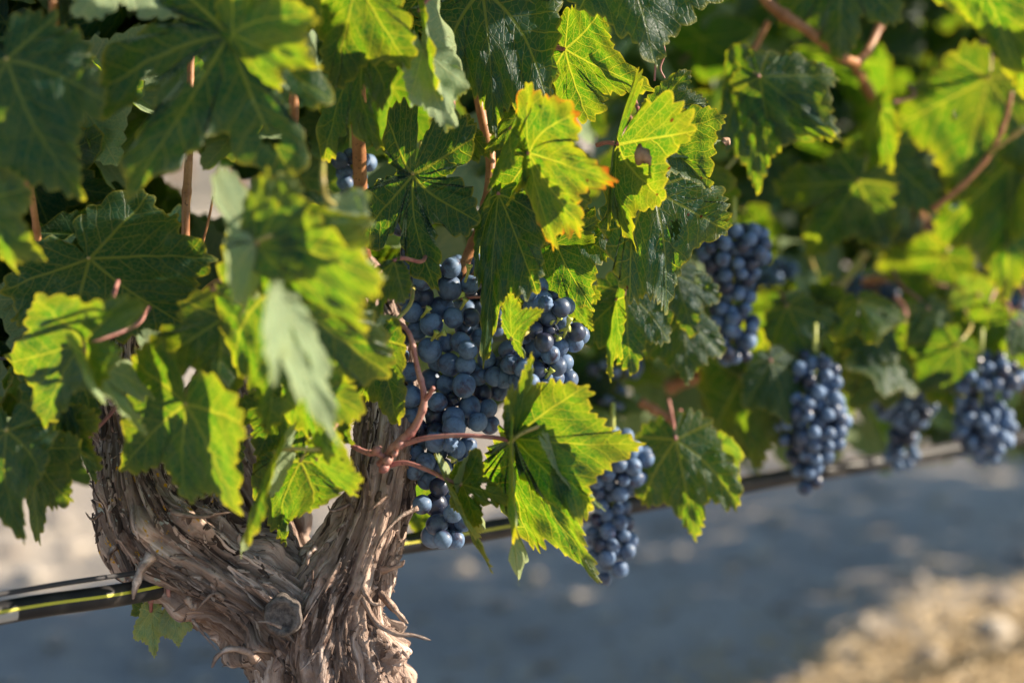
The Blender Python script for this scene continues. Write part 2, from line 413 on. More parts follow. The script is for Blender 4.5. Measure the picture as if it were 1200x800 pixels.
def leaf_arrays(seed, J, m, wdir, under=False, fold=10, droop=.12, curl=0., ripple=.05, yel=.2, spot=0., nseg=190, rings=18, depth=1.0, width=1.0, bas=1.0, ctrl=None):
    """J, m (midrib vector), wdir (across, unit) in some 3-D frame; returns arrays in that frame"""
    rs = random.Random(seed)
    T, F, E = leaf_template(rs, nseg, rings, depth, bas)
    S = np.linalg.norm(m); mh = m/S; n = np.cross(mh, wdir)
    sg = -1.0 if under else 1.0
    u, v = T[:, 0]*width, T[:, 1]; r2 = u*u+v*v
    ang = np.arctan2(T[:, 0], T[:, 1])
    fa = R(fold); au = np.abs(u)
    z = -au*math.sin(fa); uu = u*math.cos(fa)
    z -= droop*r2
    p1, p2, p3 = rs.random()*6.3, rs.random()*6.3, rs.random()*6.3
    z += ripple*r2*(np.sin(ang*5+p1)*.7+np.sin(ang*8+p2)*.5)+ripple*.22*r2**1.5*np.sin(ang*17+p3)
    # puckered blade: sinks along the main veins
    dv = np.min(np.abs(np.mod(ang[:, None]-VEINS[None]+math.pi, 2*math.pi)-math.pi), axis=1)
    z += .020*np.sqrt(r2)*np.minimum(dv*2.2, 1)*(1-.3*E)
    z += .022*np.sin(u*19+p1)*np.sin(v*17+p2)*np.minimum(1, r2*4)
    # lobes turn at their ends
    if curl:
        k = curl; vv = np.maximum(v, 0); z -= k*vv**2*.6; v = v-np.sign(v)*0.18*abs(k)*vv**2
    z *= sg
    Q = J[None]+(u*0)[:, None]+S*(uu[:, None]*wdir[None]+v[:, None]*mh[None]+z[:, None]*n[None])
    if ctrl:
        src = np.array([[0, 0]]+[[math.sin(a)*r, math.cos(a)*r] for a, r in zip(VEINS, TIPR)])
        # present positions of the tips (undeformed plane estimate through the same formula)
        cur = []
        for s_ in src:
            i = np.argmin(np.hypot(T[:, 0]-s_[0], T[:, 1]-s_[1])); cur.append(Q[i])
        cur = np.array(cur); dst = np.zeros((6, 3))
        for i, tgt in ctrl.items():
            dst[i+1] = tgt(cur[i+1])-cur[i+1]
        dst[0] = J-cur[0]
        Q = Q + tps(src, dst, T)
    # uv per loop
    FA = F
    tri = np.array([f for f in F if len(f) == 3]); quad = np.array([f for f in F if len(f) == 4])
    if under: tri = tri[:, ::-1]; quad = quad[:, ::-1]
    out_uv1 = []; out_uv2 = []
    for arr in (tri, quad):
        c = T[arr].mean(1); a = np.arctan2(c[:, 0], c[:, 1])
        k = np.argmin(np.abs(np.mod(a[:, None]-VEINS[None]+math.pi, 2*math.pi)-math.pi), axis=1)
        dx, dy = np.sin(VEINS[k]), np.cos(VEINS[k]); pts = T[arr]
        s_ = pts[..., 0]*dx[:, None]+pts[..., 1]*dy[:, None]; t_ = pts[..., 0]*dy[:, None]-pts[..., 1]*dx[:, None]
        out_uv1.append(np.stack([s_, t_], -1).reshape(-1, 2)); out_uv2.append(pts.reshape(-1, 2))
    faces = tri.tolist()+quad.tolist()
    data = np.stack([E, np.full(len(E), yel), np.full(len(E), rs.random()), np.full(len(E), spot)], -1)
    return Q, faces, np.vstack(out_uv1), np.vstack(out_uv2), data
# template fan runs clockwise seen from +n, so flip for the upper side to face +n
_t = leaf_arrays(1, np.zeros(3), np.array([0, -1., 0]), np.array([1., 0, 0]), nseg=40, rings=3, fold=0, droop=0, ripple=0)
_f = _t[1][0]; _q = _t[0]; FLIP = np.cross(_q[_f[1]]-_q[_f[0]], _q[_f[2]]-_q[_f[0]])[2] < 0

LEAFN = [0]
def make_leaf(parent, J, d, T, dT=0., roll=0., o=None, label=None, name='leaf', pet=True, petmat=None, seed=None, under=False, turn=None, tilt=None, holes=None, **kw):
    """J, T: picture points of the junction and of the middle lobe's tip; d metres; dT cm towards the camera; o: other lobe tips
    1 = side lobe on the left of the heading, 2 = right, 3 / 4 = basal lobes, as (x, y, dz cm)"""
    if 'depth' not in kw: kw['depth'] = .45+.75*((LEAFN[0]*.618) % 1)
    if 'width' not in kw and not o: kw['width'] = .84
    if 'bas' not in kw and not (o and (3 in o or 4 in o)): kw['bas'] = .62
    LEAFN[0] += 1; seed = LEAFN[0]*13+5 if seed is None else seed
    r0 = random.Random(seed+1)
    if turn is None: turn = (-34 if kw.get('yel', .2) >= .3 else -6) if not under else 0
    if tilt is None: tilt = (-14 if kw.get('yel', .2) >= .3 else 12) if not under else 0
    tu = R(turn+r0.uniform(-7, 7)); ti_ = R(tilt+r0.uniform(-6, 6))
    Nn = np.array([math.sin(tu)*math.cos(ti_), math.sin(ti_), math.cos(tu)*math.cos(ti_)])
    Jc = PC(*J, d)
    def onplane(x, y, dz):
        ray = PC(x, y, 1.0); k = (Jc @ Nn)/(ray @ Nn); k = min(max(k, d-.06), d+.06)
        return ray*(k-dz/100)
    m = onplane(T[0], T[1], dT)-Jc
    mh = m/np.linalg.norm(m)
    hx, hy = mh[0], mh[1]; l = math.hypot(hx, hy)+1e-6
    wd = np.cross(Nn, mh); wd /= np.linalg.norm(wd)
    n = np.cross(mh, wd)
    if n[2] < 0: n = -n; 
    wd = wd*math.cos(R(roll))+n*math.sin(R(roll))
    ctrl = None
    if o:
        # template +x side: which of heading left / right it is
        ctrl = {}
        for k, val in o.items():
            ti = {1: 1, 2: 2, 3: 3, 4: 4}[k]
            if val is None: continue
            def f(cur, val=val):
                return onplane(val[0], val[1], val[2] if len(val) > 2 else 0)
            ctrl[ti] = f
    Q, F, u1, u2, dat = leaf_arrays(seed, Jc, m, wd, under=(under != FLIP), ctrl=ctrl, **kw) if False else _leaf(seed, Jc, m, wd, under, ctrl, kw)
    W = toW(Q)
    rh = random.Random(seed+3); hl = list(holes or [])
    if holes is None and rh.random() < .35: hl = [(rh.uniform(-.5, .5), rh.uniform(.1, .7), rh.uniform(.02, .055)) for _ in range(rh.choice([1, 2, 3]))]
    if hl:
        ntri = sum(1 for f in F if len(f) == 3); keep = []; kl = []; li = 0
        for f in F:
            k = len(f); c = u2[li:li+k].mean(0)
            if all(math.hypot((c[0]-hx)*1.0, (c[1]-hy)*.8) > hr*(1+.4*math.sin(9*math.atan2(c[1]-hy, c[0]-hx))) for hx, hy, hr in hl): keep.append(f); kl += list(range(li, li+k))
            li += k
        F = keep; u1 = u1[kl]; u2 = u2[kl]
    ob = mesh_obj(name, W, F, M_LEAF, parent, True, {'vein': u1, 'flat': u2}, {'data': dat})
    if label: ob['label'] = label
    if pet:
        nn = np.cross(mh, wd)*(-1 if under else 1)
        S = np.linalg.norm(m)
        a = Jc; b = Jc-mh*.008-nn*.008; c = Jc-mh*.016-nn*.030+np.array([0, .004, -.010]); e = c+np.array([0, .012, -.040])-mh*.004
        pth = toW(spline([a+nn*.0006, b, c, e], 14)); V, FF = tube_arrays(pth, np.linspace(.0014, .0016, 14), 8)
        mesh_obj('petiole', V, FF, petmat or (M_PET if rng.random() < .55 else M_PETG), ob)
    return ob
def _leaf(seed, Jc, m, wd, under, ctrl, kw):
    Q, F, u1, u2, dat = leaf_arrays(seed, Jc, m, wd, under=under, ctrl=ctrl, **kw)
    if FLIP:
        # reverse winding and the loop uvs with it
        i = 0; F2 = []; a = []; b = []
        nt_ = sum(1 for f in F if len(f) == 3)
        A1 = u1[:nt_*3].reshape(-1, 3, 2)[:, ::-1].reshape(-1, 2); B1 = u1[nt_*3:].reshape(-1, 4, 2)[:, ::-1].reshape(-1, 2)
        A2 = u2[:nt_*3].reshape(-1, 3, 2)[:, ::-1].reshape(-1, 2); B2 = u2[nt_*3:].reshape(-1, 4, 2)[:, ::-1].reshape(-1, 2)
        u1 = np.vstack([A1, B1]); u2 = np.vstack([A2, B2]); F = [f[::-1] for f in F]
    return Q, F, u1, u2, dat

def leaf_mass(name, specs, parent, nseg=72, rings=4, kind=None, label=None):
    """many leaves in one mesh; specs: (J world, m world, w world, under, yel, seed)"""
    Vs, Fs, U1, U2, D = [], [], [], [], []; Fq = []; off = 0; u1q = []; u2q = []
    lib = [(_leaf(sd_, np.zeros(3), np.array([0, 1., 0]), np.array([1., 0, 0]), False, None, dict(nseg=nseg, rings=rings, fold=f_, droop=dr, ripple=.07))) for sd_, f_, dr in
           ((1, 5, .1), (2, 18, .2), (3, -12, .15), (4, 25, .3), (5, 0, .25), (6, 12, .05), (7, -20, .3), (8, 10, .35))]
    for (J, m, w_, yel, sd_) in specs:
        Q, F, u1, u2, dat = lib[sd_ % len(lib)]
        S = np.linalg.norm(m); mh = m/S; n = np.cross(w_, mh)
        B = np.stack([w_, mh, n])
        V = Q @ B * S + J
        ntri = sum(1 for f in F if len(f) == 3)
        tri = np.array(F[:ntri])+off; qd = np.array(F[ntri:])+off
        Fs.append(tri); Fq.append(qd); U1.append(u1[:ntri*3]); U2.append(u2[:ntri*3]); u1q.append(u1[ntri*3:]); u2q.append(u2[ntri*3:])
        dd = dat.copy(); dd[:, 1] = yel; dd[:, 2] = (sd_*.6180339) % 1; dd[:, 3] = 0; D.append(dd); Vs.append(V); off += len(V)
    faces = np.vstack(Fs).tolist()+np.vstack(Fq).tolist()
    ob = mesh_obj(name, np.vstack(Vs), faces, M_LEAF, parent, True, {'vein': np.vstack(U1+u1q), 'flat': np.vstack(U2+u2q)}, {'data': np.vstack(D)})
    if kind: ob['kind'] = kind
    if label: ob['label'] = label
    return ob

# ------------------------------------------------------------------ the two vines
vine = empty('grapevine', P(390, 1180, 1.64))
props(vine, 'old gnarled grapevine with shaggy forked trunk and green leaves in the foreground', 'grapevine', 'vines of the row')
vine2 = empty('grapevine', P(1150, 900, 2.5))
props(vine2, 'out of focus grapevine filling the right side behind the sharp bunch', 'grapevine', 'vines of the row')

TONES = []; LOWN = -.15
def surf(c2, s2, z, seed, amp=.11):
    wob = noise.noise((c2*1.5+seed, s2*1.5, z*14+3))*.35
    big = noise.noise((c2*1.1+seed, s2*1.1, z*9))*.17+noise.noise((c2*1.8+seed, s2*1.8, z*22+2))*.13
    k_ = noise.noise((c2*2.2+seed, s2*2.2, z*34+6)); big += .34*max(0, k_-.12)*1.6
    med = 1-abs(noise.noise((c2*2.6+seed+wob, s2*2.6+wob, z*8+4)))*2
    fin = 1-abs(noise.noise((c2*7+seed+wob*2, s2*7-wob*2, z*13+9)))*2
    fi2 = noise.noise((c2*17+seed+wob*4, s2*17, z*22+5))
    mic = noise.noise((c2*30+seed, s2*30, z*90))
    plate = noise.noise((c2*4+seed+wob, s2*4, z*26+7)); plate = max(-.25, min(.25, plate*2))
    return 1+big+amp*(1.0*(med-.5)+.75*(fin-.5)+.65*fi2+.45*mic+.6*plate)
def trunk_tube(pts, seg=180, n=620, seed=0, amp=.12, lichen=None):
    """pts rows: px, py, depth, radius px. returns verts, faces, bark attribute, path data"""
    a = np.array(pts, float); s = spline(a, n)
    path = np.array([P(*q[:3]) for q in s]); rad = s[:, 3]/FPX*s[:, 2]
    arc = np.concatenate([[0], np.cumsum(np.linalg.norm(np.diff(path, axis=0), axis=1))])
    T, N, B = frames(path)
    V = np.zeros((n*seg, 3)); A = np.zeros((n*seg, 4)); k = 0; TONE_ = np.zeros(n*seg)
    for i in range(n):
        z = arc[i]; tw = z*2.2
        for j in range(seg):
            th = 2*math.pi*j/seg; ca, sa = math.cos(th), math.sin(th); c2, s2 = math.cos(th+tw), math.sin(th+tw)
            sf_ = surf(c2, s2, z, seed, amp); r = rad[i]*sf_; TONE_[k] = .25+1.1*(sf_-1-LOWN)+.35*noise.noise((c2*6+seed, s2*6, z*9))  # recessed bark darkened and raised bark brightened, relief shading put into the colour
            V[k] = path[i]+(N[i]*ca+B[i]*sa)*r
            lv = lichen(s[i][0], s[i][1]) if lichen else 0
            A[k] = (c2*rad[i]+seed, z, s2*rad[i], lv); k += 1
    F = [(i*seg+j, i*seg+(j+1) % seg, (i+1)*seg+(j+1) % seg, (i+1)*seg+j) for i in range(n-1) for j in range(seg)]
    F.append(tuple(range(seg-1, -1, -1))); F.append(tuple((n-1)*seg+j for j in range(seg)))
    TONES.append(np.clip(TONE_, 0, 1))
    return V, F, A, (path, rad, arc, N, B, s, seed)

PATH_L = [(400, 1250, 1.66, 95), (400, 1000, 1.66, 92), (392, 860, 1.645, 88), (362, 770, 1.63, 74), (318, 712, 1.62, 66), (258, 668, 1.615, 60), (196, 622, 1.61, 66), (168, 572, 1.61, 56),
          (160, 520, 1.62, 44), (150, 460, 1.63, 40), (150, 410, 1.64, 38), (170, 340, 1.66, 30)]
PATH_R = [(415, 1250, 1.66, 90), (412, 1000, 1.655, 88), (408, 860, 1.64, 84), (392, 770, 1.625, 78), (392, 712, 1.615, 58), (416, 655, 1.61, 43), (438, 600, 1.61, 38), (448, 545, 1.615, 36),
          (455, 490, 1.63, 34), (450, 430, 1.65, 32), (430, 360, 1.68, 30), (400, 290, 1.70, 22)]
PATH_M = [(330, 690, 1.66, 50), (300, 610, 1.67, 44), (270, 550, 1.68, 44), (255, 490, 1.69, 42), (262, 430, 1.70, 26), (290, 380, 1.72, 20)]
lich = lambda x, y: (1.0 if (y < 640 and x < 300) else .35 if x < 360 else .2)
mesh_parts = []
VV, FF, AA = [], [], []; off = 0; tubes = []
for pts, sd_, lc in ((PATH_L, 0., lich), (PATH_R, 11., lambda x, y: .25), (PATH_M, 23., lambda x, y: .2)):
    V, F, A, info = trunk_tube(pts, seed=sd_, lichen=lc); VV.append(V); FF += [tuple(i+off for i in f) for f in F]; AA.append(A); off += len(V); tubes.append(info)
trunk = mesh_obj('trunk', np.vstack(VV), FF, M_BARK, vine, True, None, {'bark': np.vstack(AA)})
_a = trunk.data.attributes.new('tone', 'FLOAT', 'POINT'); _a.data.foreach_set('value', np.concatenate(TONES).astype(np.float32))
# the cut-off knot below the fork
def knot(px, py, d, r, mat_scale=1):
    c = P(px, py, d); rr = r/FPX*d; V = []; F = []; n = 40; prof = [(1.25, -.9), (1.22, -.2), (1.1, .15), (.95, .25), (.82, .16), (.72, -.02), (.5, -.10), (.2, -.12)]
    for (a, b) in prof:
        for j in range(n):
            th = 2*math.pi*j/n; q = 1+.14*noise.noise((math.cos(th)*2, math.sin(th)*2, a*2+r))
            V.append(c+(RT*math.cos(th)+UP*math.sin(th)*1.1)*rr*a*q-FW*rr*(b+.12*noise.noise((math.cos(th)*4*a, math.sin(th)*4*a, 7))))
    for i in range(len(prof)-1):
        for j in range(n): F.append((i*n+j, i*n+(j+1) % n, (i+1)*n+(j+1) % n, (i+1)*n+j))
    F.append(tuple((len(prof)-1)*n+j for j in range(n)))
    V = np.array(V); A = np.array([[v[0]*1, v[1]*1, v[2]*1, .2] for v in V])
    return V, F, A
V, F, A = knot(331, 722, 1.562, 18)
g = NG('weathered_knot'); ob_ = g.n('ShaderNodeTexCoord').outputs['Object']; nn_ = g.noise(ob_, 180, 5, .7)
M_KNOT = g.end(g.pbr(g.mix(g.ramp(nn_, .3, .7), (.05, .042, .042), (.20, .17, .155)), .9, .15, g.bump(nn_, .8, .003)))
mesh_obj('knot', V, F, M_KNOT, vine)

# shaggy strips of bark lying on the trunk
TN = []
def strips(tube_ids, count, seed, flakes=False):
    rs = random.Random(seed); Vs, Fs, As = [], [], []; off = 0; TN.clear()
    for _it in range(count):
        path, rad, arc, N, B, s, sd_ = tubes[rs.choice(tube_ids)]; flake = _it % 4 != 0
        n = len(path); i0 = int(rs.uniform(.20, .93)*n); ln = rs.uniform(.005, .020) if flake else .02+.13*rs.random()**1.6
        i1 = i0
        while i1 < n-2 and arc[i1]-arc[i0] < ln: i1 += 1
        if i1-i0 < 3: continue
        m = 26; th0 = rs.uniform(0, 2*math.pi); dth = rs.gauss(0, .20); wd = rs.choice([.0005, .0007, .001, .0014, .002, .0032])*rs.uniform(.8, 1.3); tn = rs.random()**1.3
        le0 = rs.random()**7*.012; le1 = rs.random()**6*.012
        if flake: m = 7; dth = rs.gauss(0, .12)*1.0; wd = rs.uniform(.0006, .0024); le0 = rs.random()**2*.003; le1 = rs.random()**2*.004; tn = rs.uniform(.1, 1)
        o = rs.random()*99; cols_ = 5; Vv = []
        for k in range(m):
            t = k/(m-1); f = i0+(i1-i0)*t; i = int(f); fr = f-i
            c = path[i]*(1-fr)+path[min(i+1, n-1)]*fr; z = arc[i]*(1-fr)+arc[min(i+1, n-1)]*fr; rr = rad[i]
            ww = wd*(.25+.75*math.sin(math.pi*min(1, t*.94+.04))**.6)*(1+.5*noise.noise((t*9+o, 9, 0)))
            th = th0+dth*t+.17*noise.noise((z*16+th0, 0, 0))+.05*noise.noise((z*50+o, 0, 0)); lift = .0004+le0*max(0, 1-t*4)**1.6+le1*max(0, t*4-3)**1.6+.0008*noise.noise((t*8+o, 3, 0))
            for q in range(cols_):
                a = (q/(cols_-1)*2-1); thq = th+a*ww/rr
                tw = z*2.2; c2, s2 = math.cos(thq+tw), math.sin(thq+tw)
                rad_ = rr*surf(c2, s2, z, sd_)+lift+.25*ww*(a*a)*noise.noise((o, t*3, 1))*2
                Vv.append(c+(N[i]*math.cos(thq)+B[i]*math.sin(thq))*rad_)
        F = [(k*5+q, k*5+q+1, (k+1)*5+q+1, (k+1)*5+q) for k in range(m-1) for q in range(4)]
        Vv = np.array(Vv); A = np.zeros((len(Vv), 4))
        for k in range(m):
            for q in range(5): A[k*5+q] = (o+wd*q/2, ln*k/(m-1), 0, .3)
        if flakes and False: pass
        # thickness: inner copy closed along the rim
        ctr = path[i0]; inn = Vv.copy()
        for k in range(m):
            i = int(i0+(i1-i0)*k/(m-1)); dirs = Vv[k*5:k*5+5]-path[i]; dirs /= np.linalg.norm(dirs, axis=1)[:, None]; inn[k*5:k*5+5] -= dirs*.0011
        nv = len(Vv); F2 = [tuple(reversed([x+nv for x in f])) for f in F]
        rim = [q for q in range(5)]+[k*5+4 for k in range(1, m)]+[(m-1)*5+q for q in range(3, -1, -1)]+[k*5 for k in range(m-2, 0, -1)]
        F3 = [(rim[(x+1) % len(rim)], rim[x], rim[x]+nv, rim[(x+1) % len(rim)]+nv) for x in range(len(rim))]
        Vs += [Vv, inn]; As += [A, A]; TN.extend([tn]*(2*nv)); Fs += [tuple(x+off for x in f) for f in F+F2+F3]; off += 2*nv
    return np.vstack(Vs), Fs, np.vstack(As)
def set_tone(o, vals):
    a = o.data.attributes.new('tone', 'FLOAT', 'POINT'); a.data.foreach_set('value', np.asarray(vals, dtype=np.float32))
V, F, A = strips([0, 0, 0, 1, 1, 2], 1700, 3)
set_tone(mesh_obj('peeling_bark', V, F, M_BARK, vine, True, None, {'bark': A}), TN)

def ribbon(pts, wpx, parent, name='bark_strip', mat=None, taper=True):
    """a loose curl of bark: pts px, py, d"""
    n = 26; s = spline(pts, n); path = np.array([P(*q) for q in s]); T, N, B = frames(path); V = []; o = rng.random()*50
    for k in range(n):
        t = k/(n-1); ww = wpx/2/FPX*1.6*((1-t)**.6+.12 if taper else 1)*(1+.35*noise.noise((t*6+o, 0, 0)))
        a = .9*noise.noise((t*3+o, 5, 0)); sd = N[k]*math.cos(a)+B[k]*math.sin(a); up = -N[k]*math.sin(a)+B[k]*math.cos(a)
        V += [path[k]-sd*ww, path[k]+up*(.0007+.3*ww), path[k]+sd*ww, path[k]-up*.0007+up*.25*ww]
    F = [(k*4+j, k*4+(j+1) % 4, (k+1)*4+(j+1) % 4, (k+1)*4+j) for k in range(n-1) for j in range(4)]+[(3, 2, 1, 0), tuple((n-1)*4+j for j in range(4))]
    V = np.array(V); A = np.array([[o+.002*(i % 4), .01*(i//4), 0, 0] for i in range(len(V))])
    o_ = mesh_obj(name, V, F, mat or M_BARK, parent, True, None, {'bark': A}); set_tone(o_, [rng.uniform(.5, 1)]*len(V)); return o_
for pts, wp in (
    ([(425, 700, 1.58), (440, 728, 1.57), (462, 742, 1.56), (485, 744, 1.56), (505, 750, 1.56)], 8),
    ([(300, 775, 1.57), (290, 764, 1.56), (270, 760, 1.56), (255, 768, 1.56), (248, 782, 1.56)], 12),
    ([(440, 690, 1.60), (455, 705, 1.59), (468, 720, 1.59), (478, 730, 1.58)], 12),
    ([(430, 672, 1.60), (448, 668, 1.59), (468, 662, 1.585), (474, 656, 1.58)], 11),
    ([(490, 595, 1.58), (470, 605, 1.575), (450, 625, 1.57), (438, 650, 1.57)], 6),
    ([(455, 580, 1.57), (440, 592, 1.565), (430, 600, 1.565)], 5),
    ([(135, 640, 1.59), (128, 650, 1.585), (128, 660, 1.585)], 7),
    ([(120, 600, 1.59), (108, 608, 1.585), (100, 600, 1.585)], 4),
    ([(178, 650, 1.56), (165, 668, 1.555), (158, 690, 1.555), (156, 702, 1.555)], 12),
    ([(218, 700, 1.57), (226, 712, 1.57), (230, 706, 1.57)], 9),
    ([(262, 702, 1.58), (250, 695, 1.575), (232, 712, 1.575)], 8),
    ([(225, 725, 1.585), (238, 742, 1.58), (255, 762, 1.58)], 4),
    ([(410, 590, 1.59), (398, 596, 1.585), (388, 598, 1.58), (384, 592, 1.58)], 5),
    ([(405, 612, 1.59), (395, 622, 1.585), (396, 634, 1.58)], 4),
    ([(370, 640, 1.58), (362, 650, 1.575), (360, 662, 1.575)], 8),
    ([(330, 735, 1.55), (315, 729, 1.548), (302, 728, 1.548)], 4),
    ([(200, 600, 1.555), (235, 605, 1.55), (270, 600, 1.55)], 7),
    ([(425, 690, 1.575), (436, 706, 1.57), (448, 708, 1.57)], 7),
    ([(395, 560, 1.60), (386, 575, 1.595), (384, 590, 1.595)], 5)):
    ribbon(pts, wp, vine)

g = NG('dried_leaf_edge'); o__ = g.n('ShaderNodeTexCoord').outputs['Object']; M_DRY = g.end(g.pbr(g.mix(g.noise(o__, 120, 3), (.20, .10, .06), (.50, .34, .24)), .8, .2))
ribbon([(746, 180, 1.545), (756, 183, 1.54), (768, 188, 1.54), (784, 197, 1.545)], 22, vine, 'dried_curl', M_DRY)
ribbon([(796, 140, 1.58), (801, 138, 1.575), (806, 142, 1.58)], 12, vine, 'dried_curl', M_DRY)
ribbon([(848, 168, 1.57), (852, 164, 1.57), (855, 170, 1.57)], 9, vine, 'dried_curl', M_DRY)
def cane(pts, r_px, parent, mat=M_CANE, name='cane', seg=12, nodes=True, n=40):
    s = spline(pts, n); path = np.array([P(*q) for q in s]); rr = np.interp(np.linspace(0, 1, n), np.linspace(0, 1, len(r_px)), r_px)/FPX*s[:, 2]
    if nodes:
        for k in range(n):
            t = (k/(n-1)*len(pts)*.9) % 1; rr[k] *= 1+.28*math.exp(-((t-.5)/.09)**2)
    V, F = tube_arrays(path, rr, seg); return mesh_obj(name, V, F, mat, parent)

# ------------------------------------------------------------------ leaves of the near vine
L = lambda *a, **k: make_leaf(vine, *a, **k)
exec_leaves = True
# --- top left, in front and a little soft
L((268, 41), 1.41, (140, 222), 1, o={1: (340, 205, 0), 3: (392, 120, 0), 2: (100, 120, -1)}, yel=.12, fold=6, depth=1.7, label='large blue-green leaf with its red junction, top left')
L((272, 40), 1.40, (366, 84), 0, yel=.5, o={1: (372, 20, 0), 2: (330, 108, 0)}, pet=False)
L((8, 70), 1.39, (88, 226), 0, o={1: (125, 120, -1)}, yel=.15, fold=5)
L((150, -62), 1.44, (204, 32), 1, turn=35, tilt=20, under=True, yel=.3, fold=10, o={2: (90, 22, 1)})
L((-25, 235), 1.40, (38, 310), 1, roll=10, yel=.45)
L((105, 303), 1.52, (242, 390), 1, o={1: (256, 302, 0), 2: (70, 420, 0), 4: (0, 340, 0), 3: (175, 228, -1)}, yel=.1, fold=5, label='broad dark green leaf with pale veins at the left')
L((98, 402), 1.42, (-12, 430), 0, o={1: (50, 500, 0), 2: (40, 348, 2), 4: (150, 348, 3), 3: (112, 452, 2)}, yel=.3)
L((75, 425), 1.5, (84, 538), 0, o={1: (110, 500, 0), 2: (34, 492, 0)}, yel=.1)
L((100, 415), 1.42, (160, 518), 1, roll=62, yel=.4)
L((62, 492), 1.50, (112, 552), 0, yel=.75, roll=20, fold=25)
L((8, 505), 1.46, (20, 636), 0, yel=.15, o={1: (48, 560, 0)})
L((38, 522), 1.49, (78, 590), 0, yel=.3, o={2: (46, 638, 0)})
L((96, 530), 1.54, (110, 568), 0, yel=.3, roll=20)
# --- the soft leaves in front of the trunk
L((303, 285), 1.36, (438, 262), -1, roll=20, under=False, yel=.45, turn=-22, o={1: (345, 205, 0), 2: (436, 282, 0), 3: (300, 208, 1), 4: (345, 330, 0)}, label='soft yellow-edged leaf curling in front of the vine')
L((306, 290), 1.37, (424, 398), 0, turn=-25, yel=.35, o={1: (449, 334, 1), 2: (346, 352, 0)}, fold=12)
L((372, 300), 1.365, (449, 326), 0, under=True, turn=35, yel=.2, width=.45, bas=.3, pet=False)
L((300, 284), 1.36, (262, 392), 2, roll=66, yel=.6, o={3: (248, 215, 2)}, fold=5, width=.8)
L((322, 338), 1.40, (306, 515), 0, roll=-15, yel=.3, o={2: (272, 420, 0)}, fold=18)
L((328, 350), 1.285, (381, 522), 1, roll=0, turn=60, under=True, yel=.35, fold=6, width=.30, bas=.2, depth=.5, pet=False, label='pale sunlit folded leaf hanging over the trunk')
L((326, 338), 1.28, (306, 456), 1, roll=0, turn=60, under=True, yel=.35, fold=6, width=.36, bas=.2, depth=.5, pet=False)
L((350, 430), 1.45, (378, 548), 0, roll=10, yel=.4)
L((262, 372), 1.43, (252, 500), 0, roll=-45, yel=.5, width=.9)
L((218, 474), 1.43, (212, 592), 0, o={1: (280, 600, 0), 3: (287, 500, 1), 2: (140, 553, 1), 4: (154, 418, 1)}, yel=.35, fold=10, label='bright leaf with a yellow midrib in front of the old trunk')
L((172, 398), 1.47, (206, 432), 1, turn=40, under=True, width=.6, yel=.3, pet=False)
L((322, 530), 1.46, (266, 643), 1, roll=70, yel=.5, width=.8)
L((352, 540), 1.51, (318, 652), 0, roll=0, yel=.3, o={1: (366, 600, 0), 2: (300, 585, 0)}, fold=15)
L((372, 538), 1.47, (422, 566), 1, roll=25, yel=.4)
L((407, 400), 1.56, (346, 478), 0, yel=.12, spot=.1, holes=[(-.05, .62, .09), (.1, .3, .06)], o={2: (338, 372, 0), 1: (392, 490, 0)}, fold=5)
L((442, 398), 1.53, (414, 474), 0, yel=.45, o={1: (466, 498, 0), 2: (392, 486, 0)}, depth=1.25, fold=5)
L((420, 378), 1.52, (466, 372), 1, turn=40, under=True, width=.5, yel=.3, pet=False)
L((462, 306), 1.52, (428, 374), 1, roll=30, yel=.2, width=.6, bas=.2)
L((388, 496), 1.53, (412, 524), 0, yel=.4, roll=15)
L((330, 470), 1.50, (300, 540), 0, yel=.3, roll=-30)
L((392, 240), 1.36, (438, 266), 1, turn=35, under=True, bas=.4, yel=.2)
L((270, 520), 1.55, (235, 575), 0, yel=.35, roll=30)
# --- upper middle
L((484, 205), 1.575, (507, 339), 0, o={1: (562, 262, 0), 3: (556, 160, 0), 2: (418, 285, -1), 4: (455, 138, 0)}, yel=.08, depth=1.9, fold=4, droop=.08, spot=.1, holes=[], label='big flat blue-green leaf above the sharp grapes')
L((565, -12), 1.60, (578, 158), 0, o={1: (640, 118, 0), 2: (530, 88, 0)}, yel=.12, label='drooping leaf half in shade, half lit through, top centre')
L((508, -30), 1.62, (536, 92), -1, yel=.05)
L((492, 14), 1.50, (518, 158), 1, roll=58, under=False, yel=.45, width=.75, o={3: (500, 12, 1)})
L((496, 60), 1.49, (520, 156), 1, turn=40, roll=15, under=True, yel=.3, width=.6, pet=False)
L((418, -20), 1.46, (385, 110), 0, yel=.45, roll=-10)
L((330, -40), 1.47, (330, 62), 0, yel=.5, roll=15)
L((425, 60), 1.50, (440, 178), 0, yel=.35, o={1: (452, 120, 0), 2: (378, 190, 0)})
L((662, 58), 1.61, (764, 108), 0, o={1: (706, 12, 0), 2: (692, 142, 0)}, yel=.35, fold=3, spot=.15, label='flat translucent yellow-green leaf with clear veins, top centre')
L((722, -60), 1.56, (768, 76), 0, o={2: (678, 14, 0)}, yel=.1)
L((724, 170), 1.56, (742, 298), 0, o={1: (774, 236, 0), 3: (816, 152, 1), 2: (712, 262, 0), 4: (742, 104, 0)}, yel=.55, spot=.5, fold=3, droop=.05, label='yellowish leaf dotted with brown spots')
L((768, 160), 1.59, (836, 218), 1, roll=-30, yel=.25, o={1: (852, 136, 2)}, fold=-25, spot=.3)
L((752, 168), 1.57, (838, 172), 1, turn=30, tilt=30, under=True, yel=.1, width=.3, pet=False)
L((770, 132), 1.61, (830, 118), 0, yel=.15, spot=.5, o={1: (808, 82, 0), 2: (806, 160, 0)})
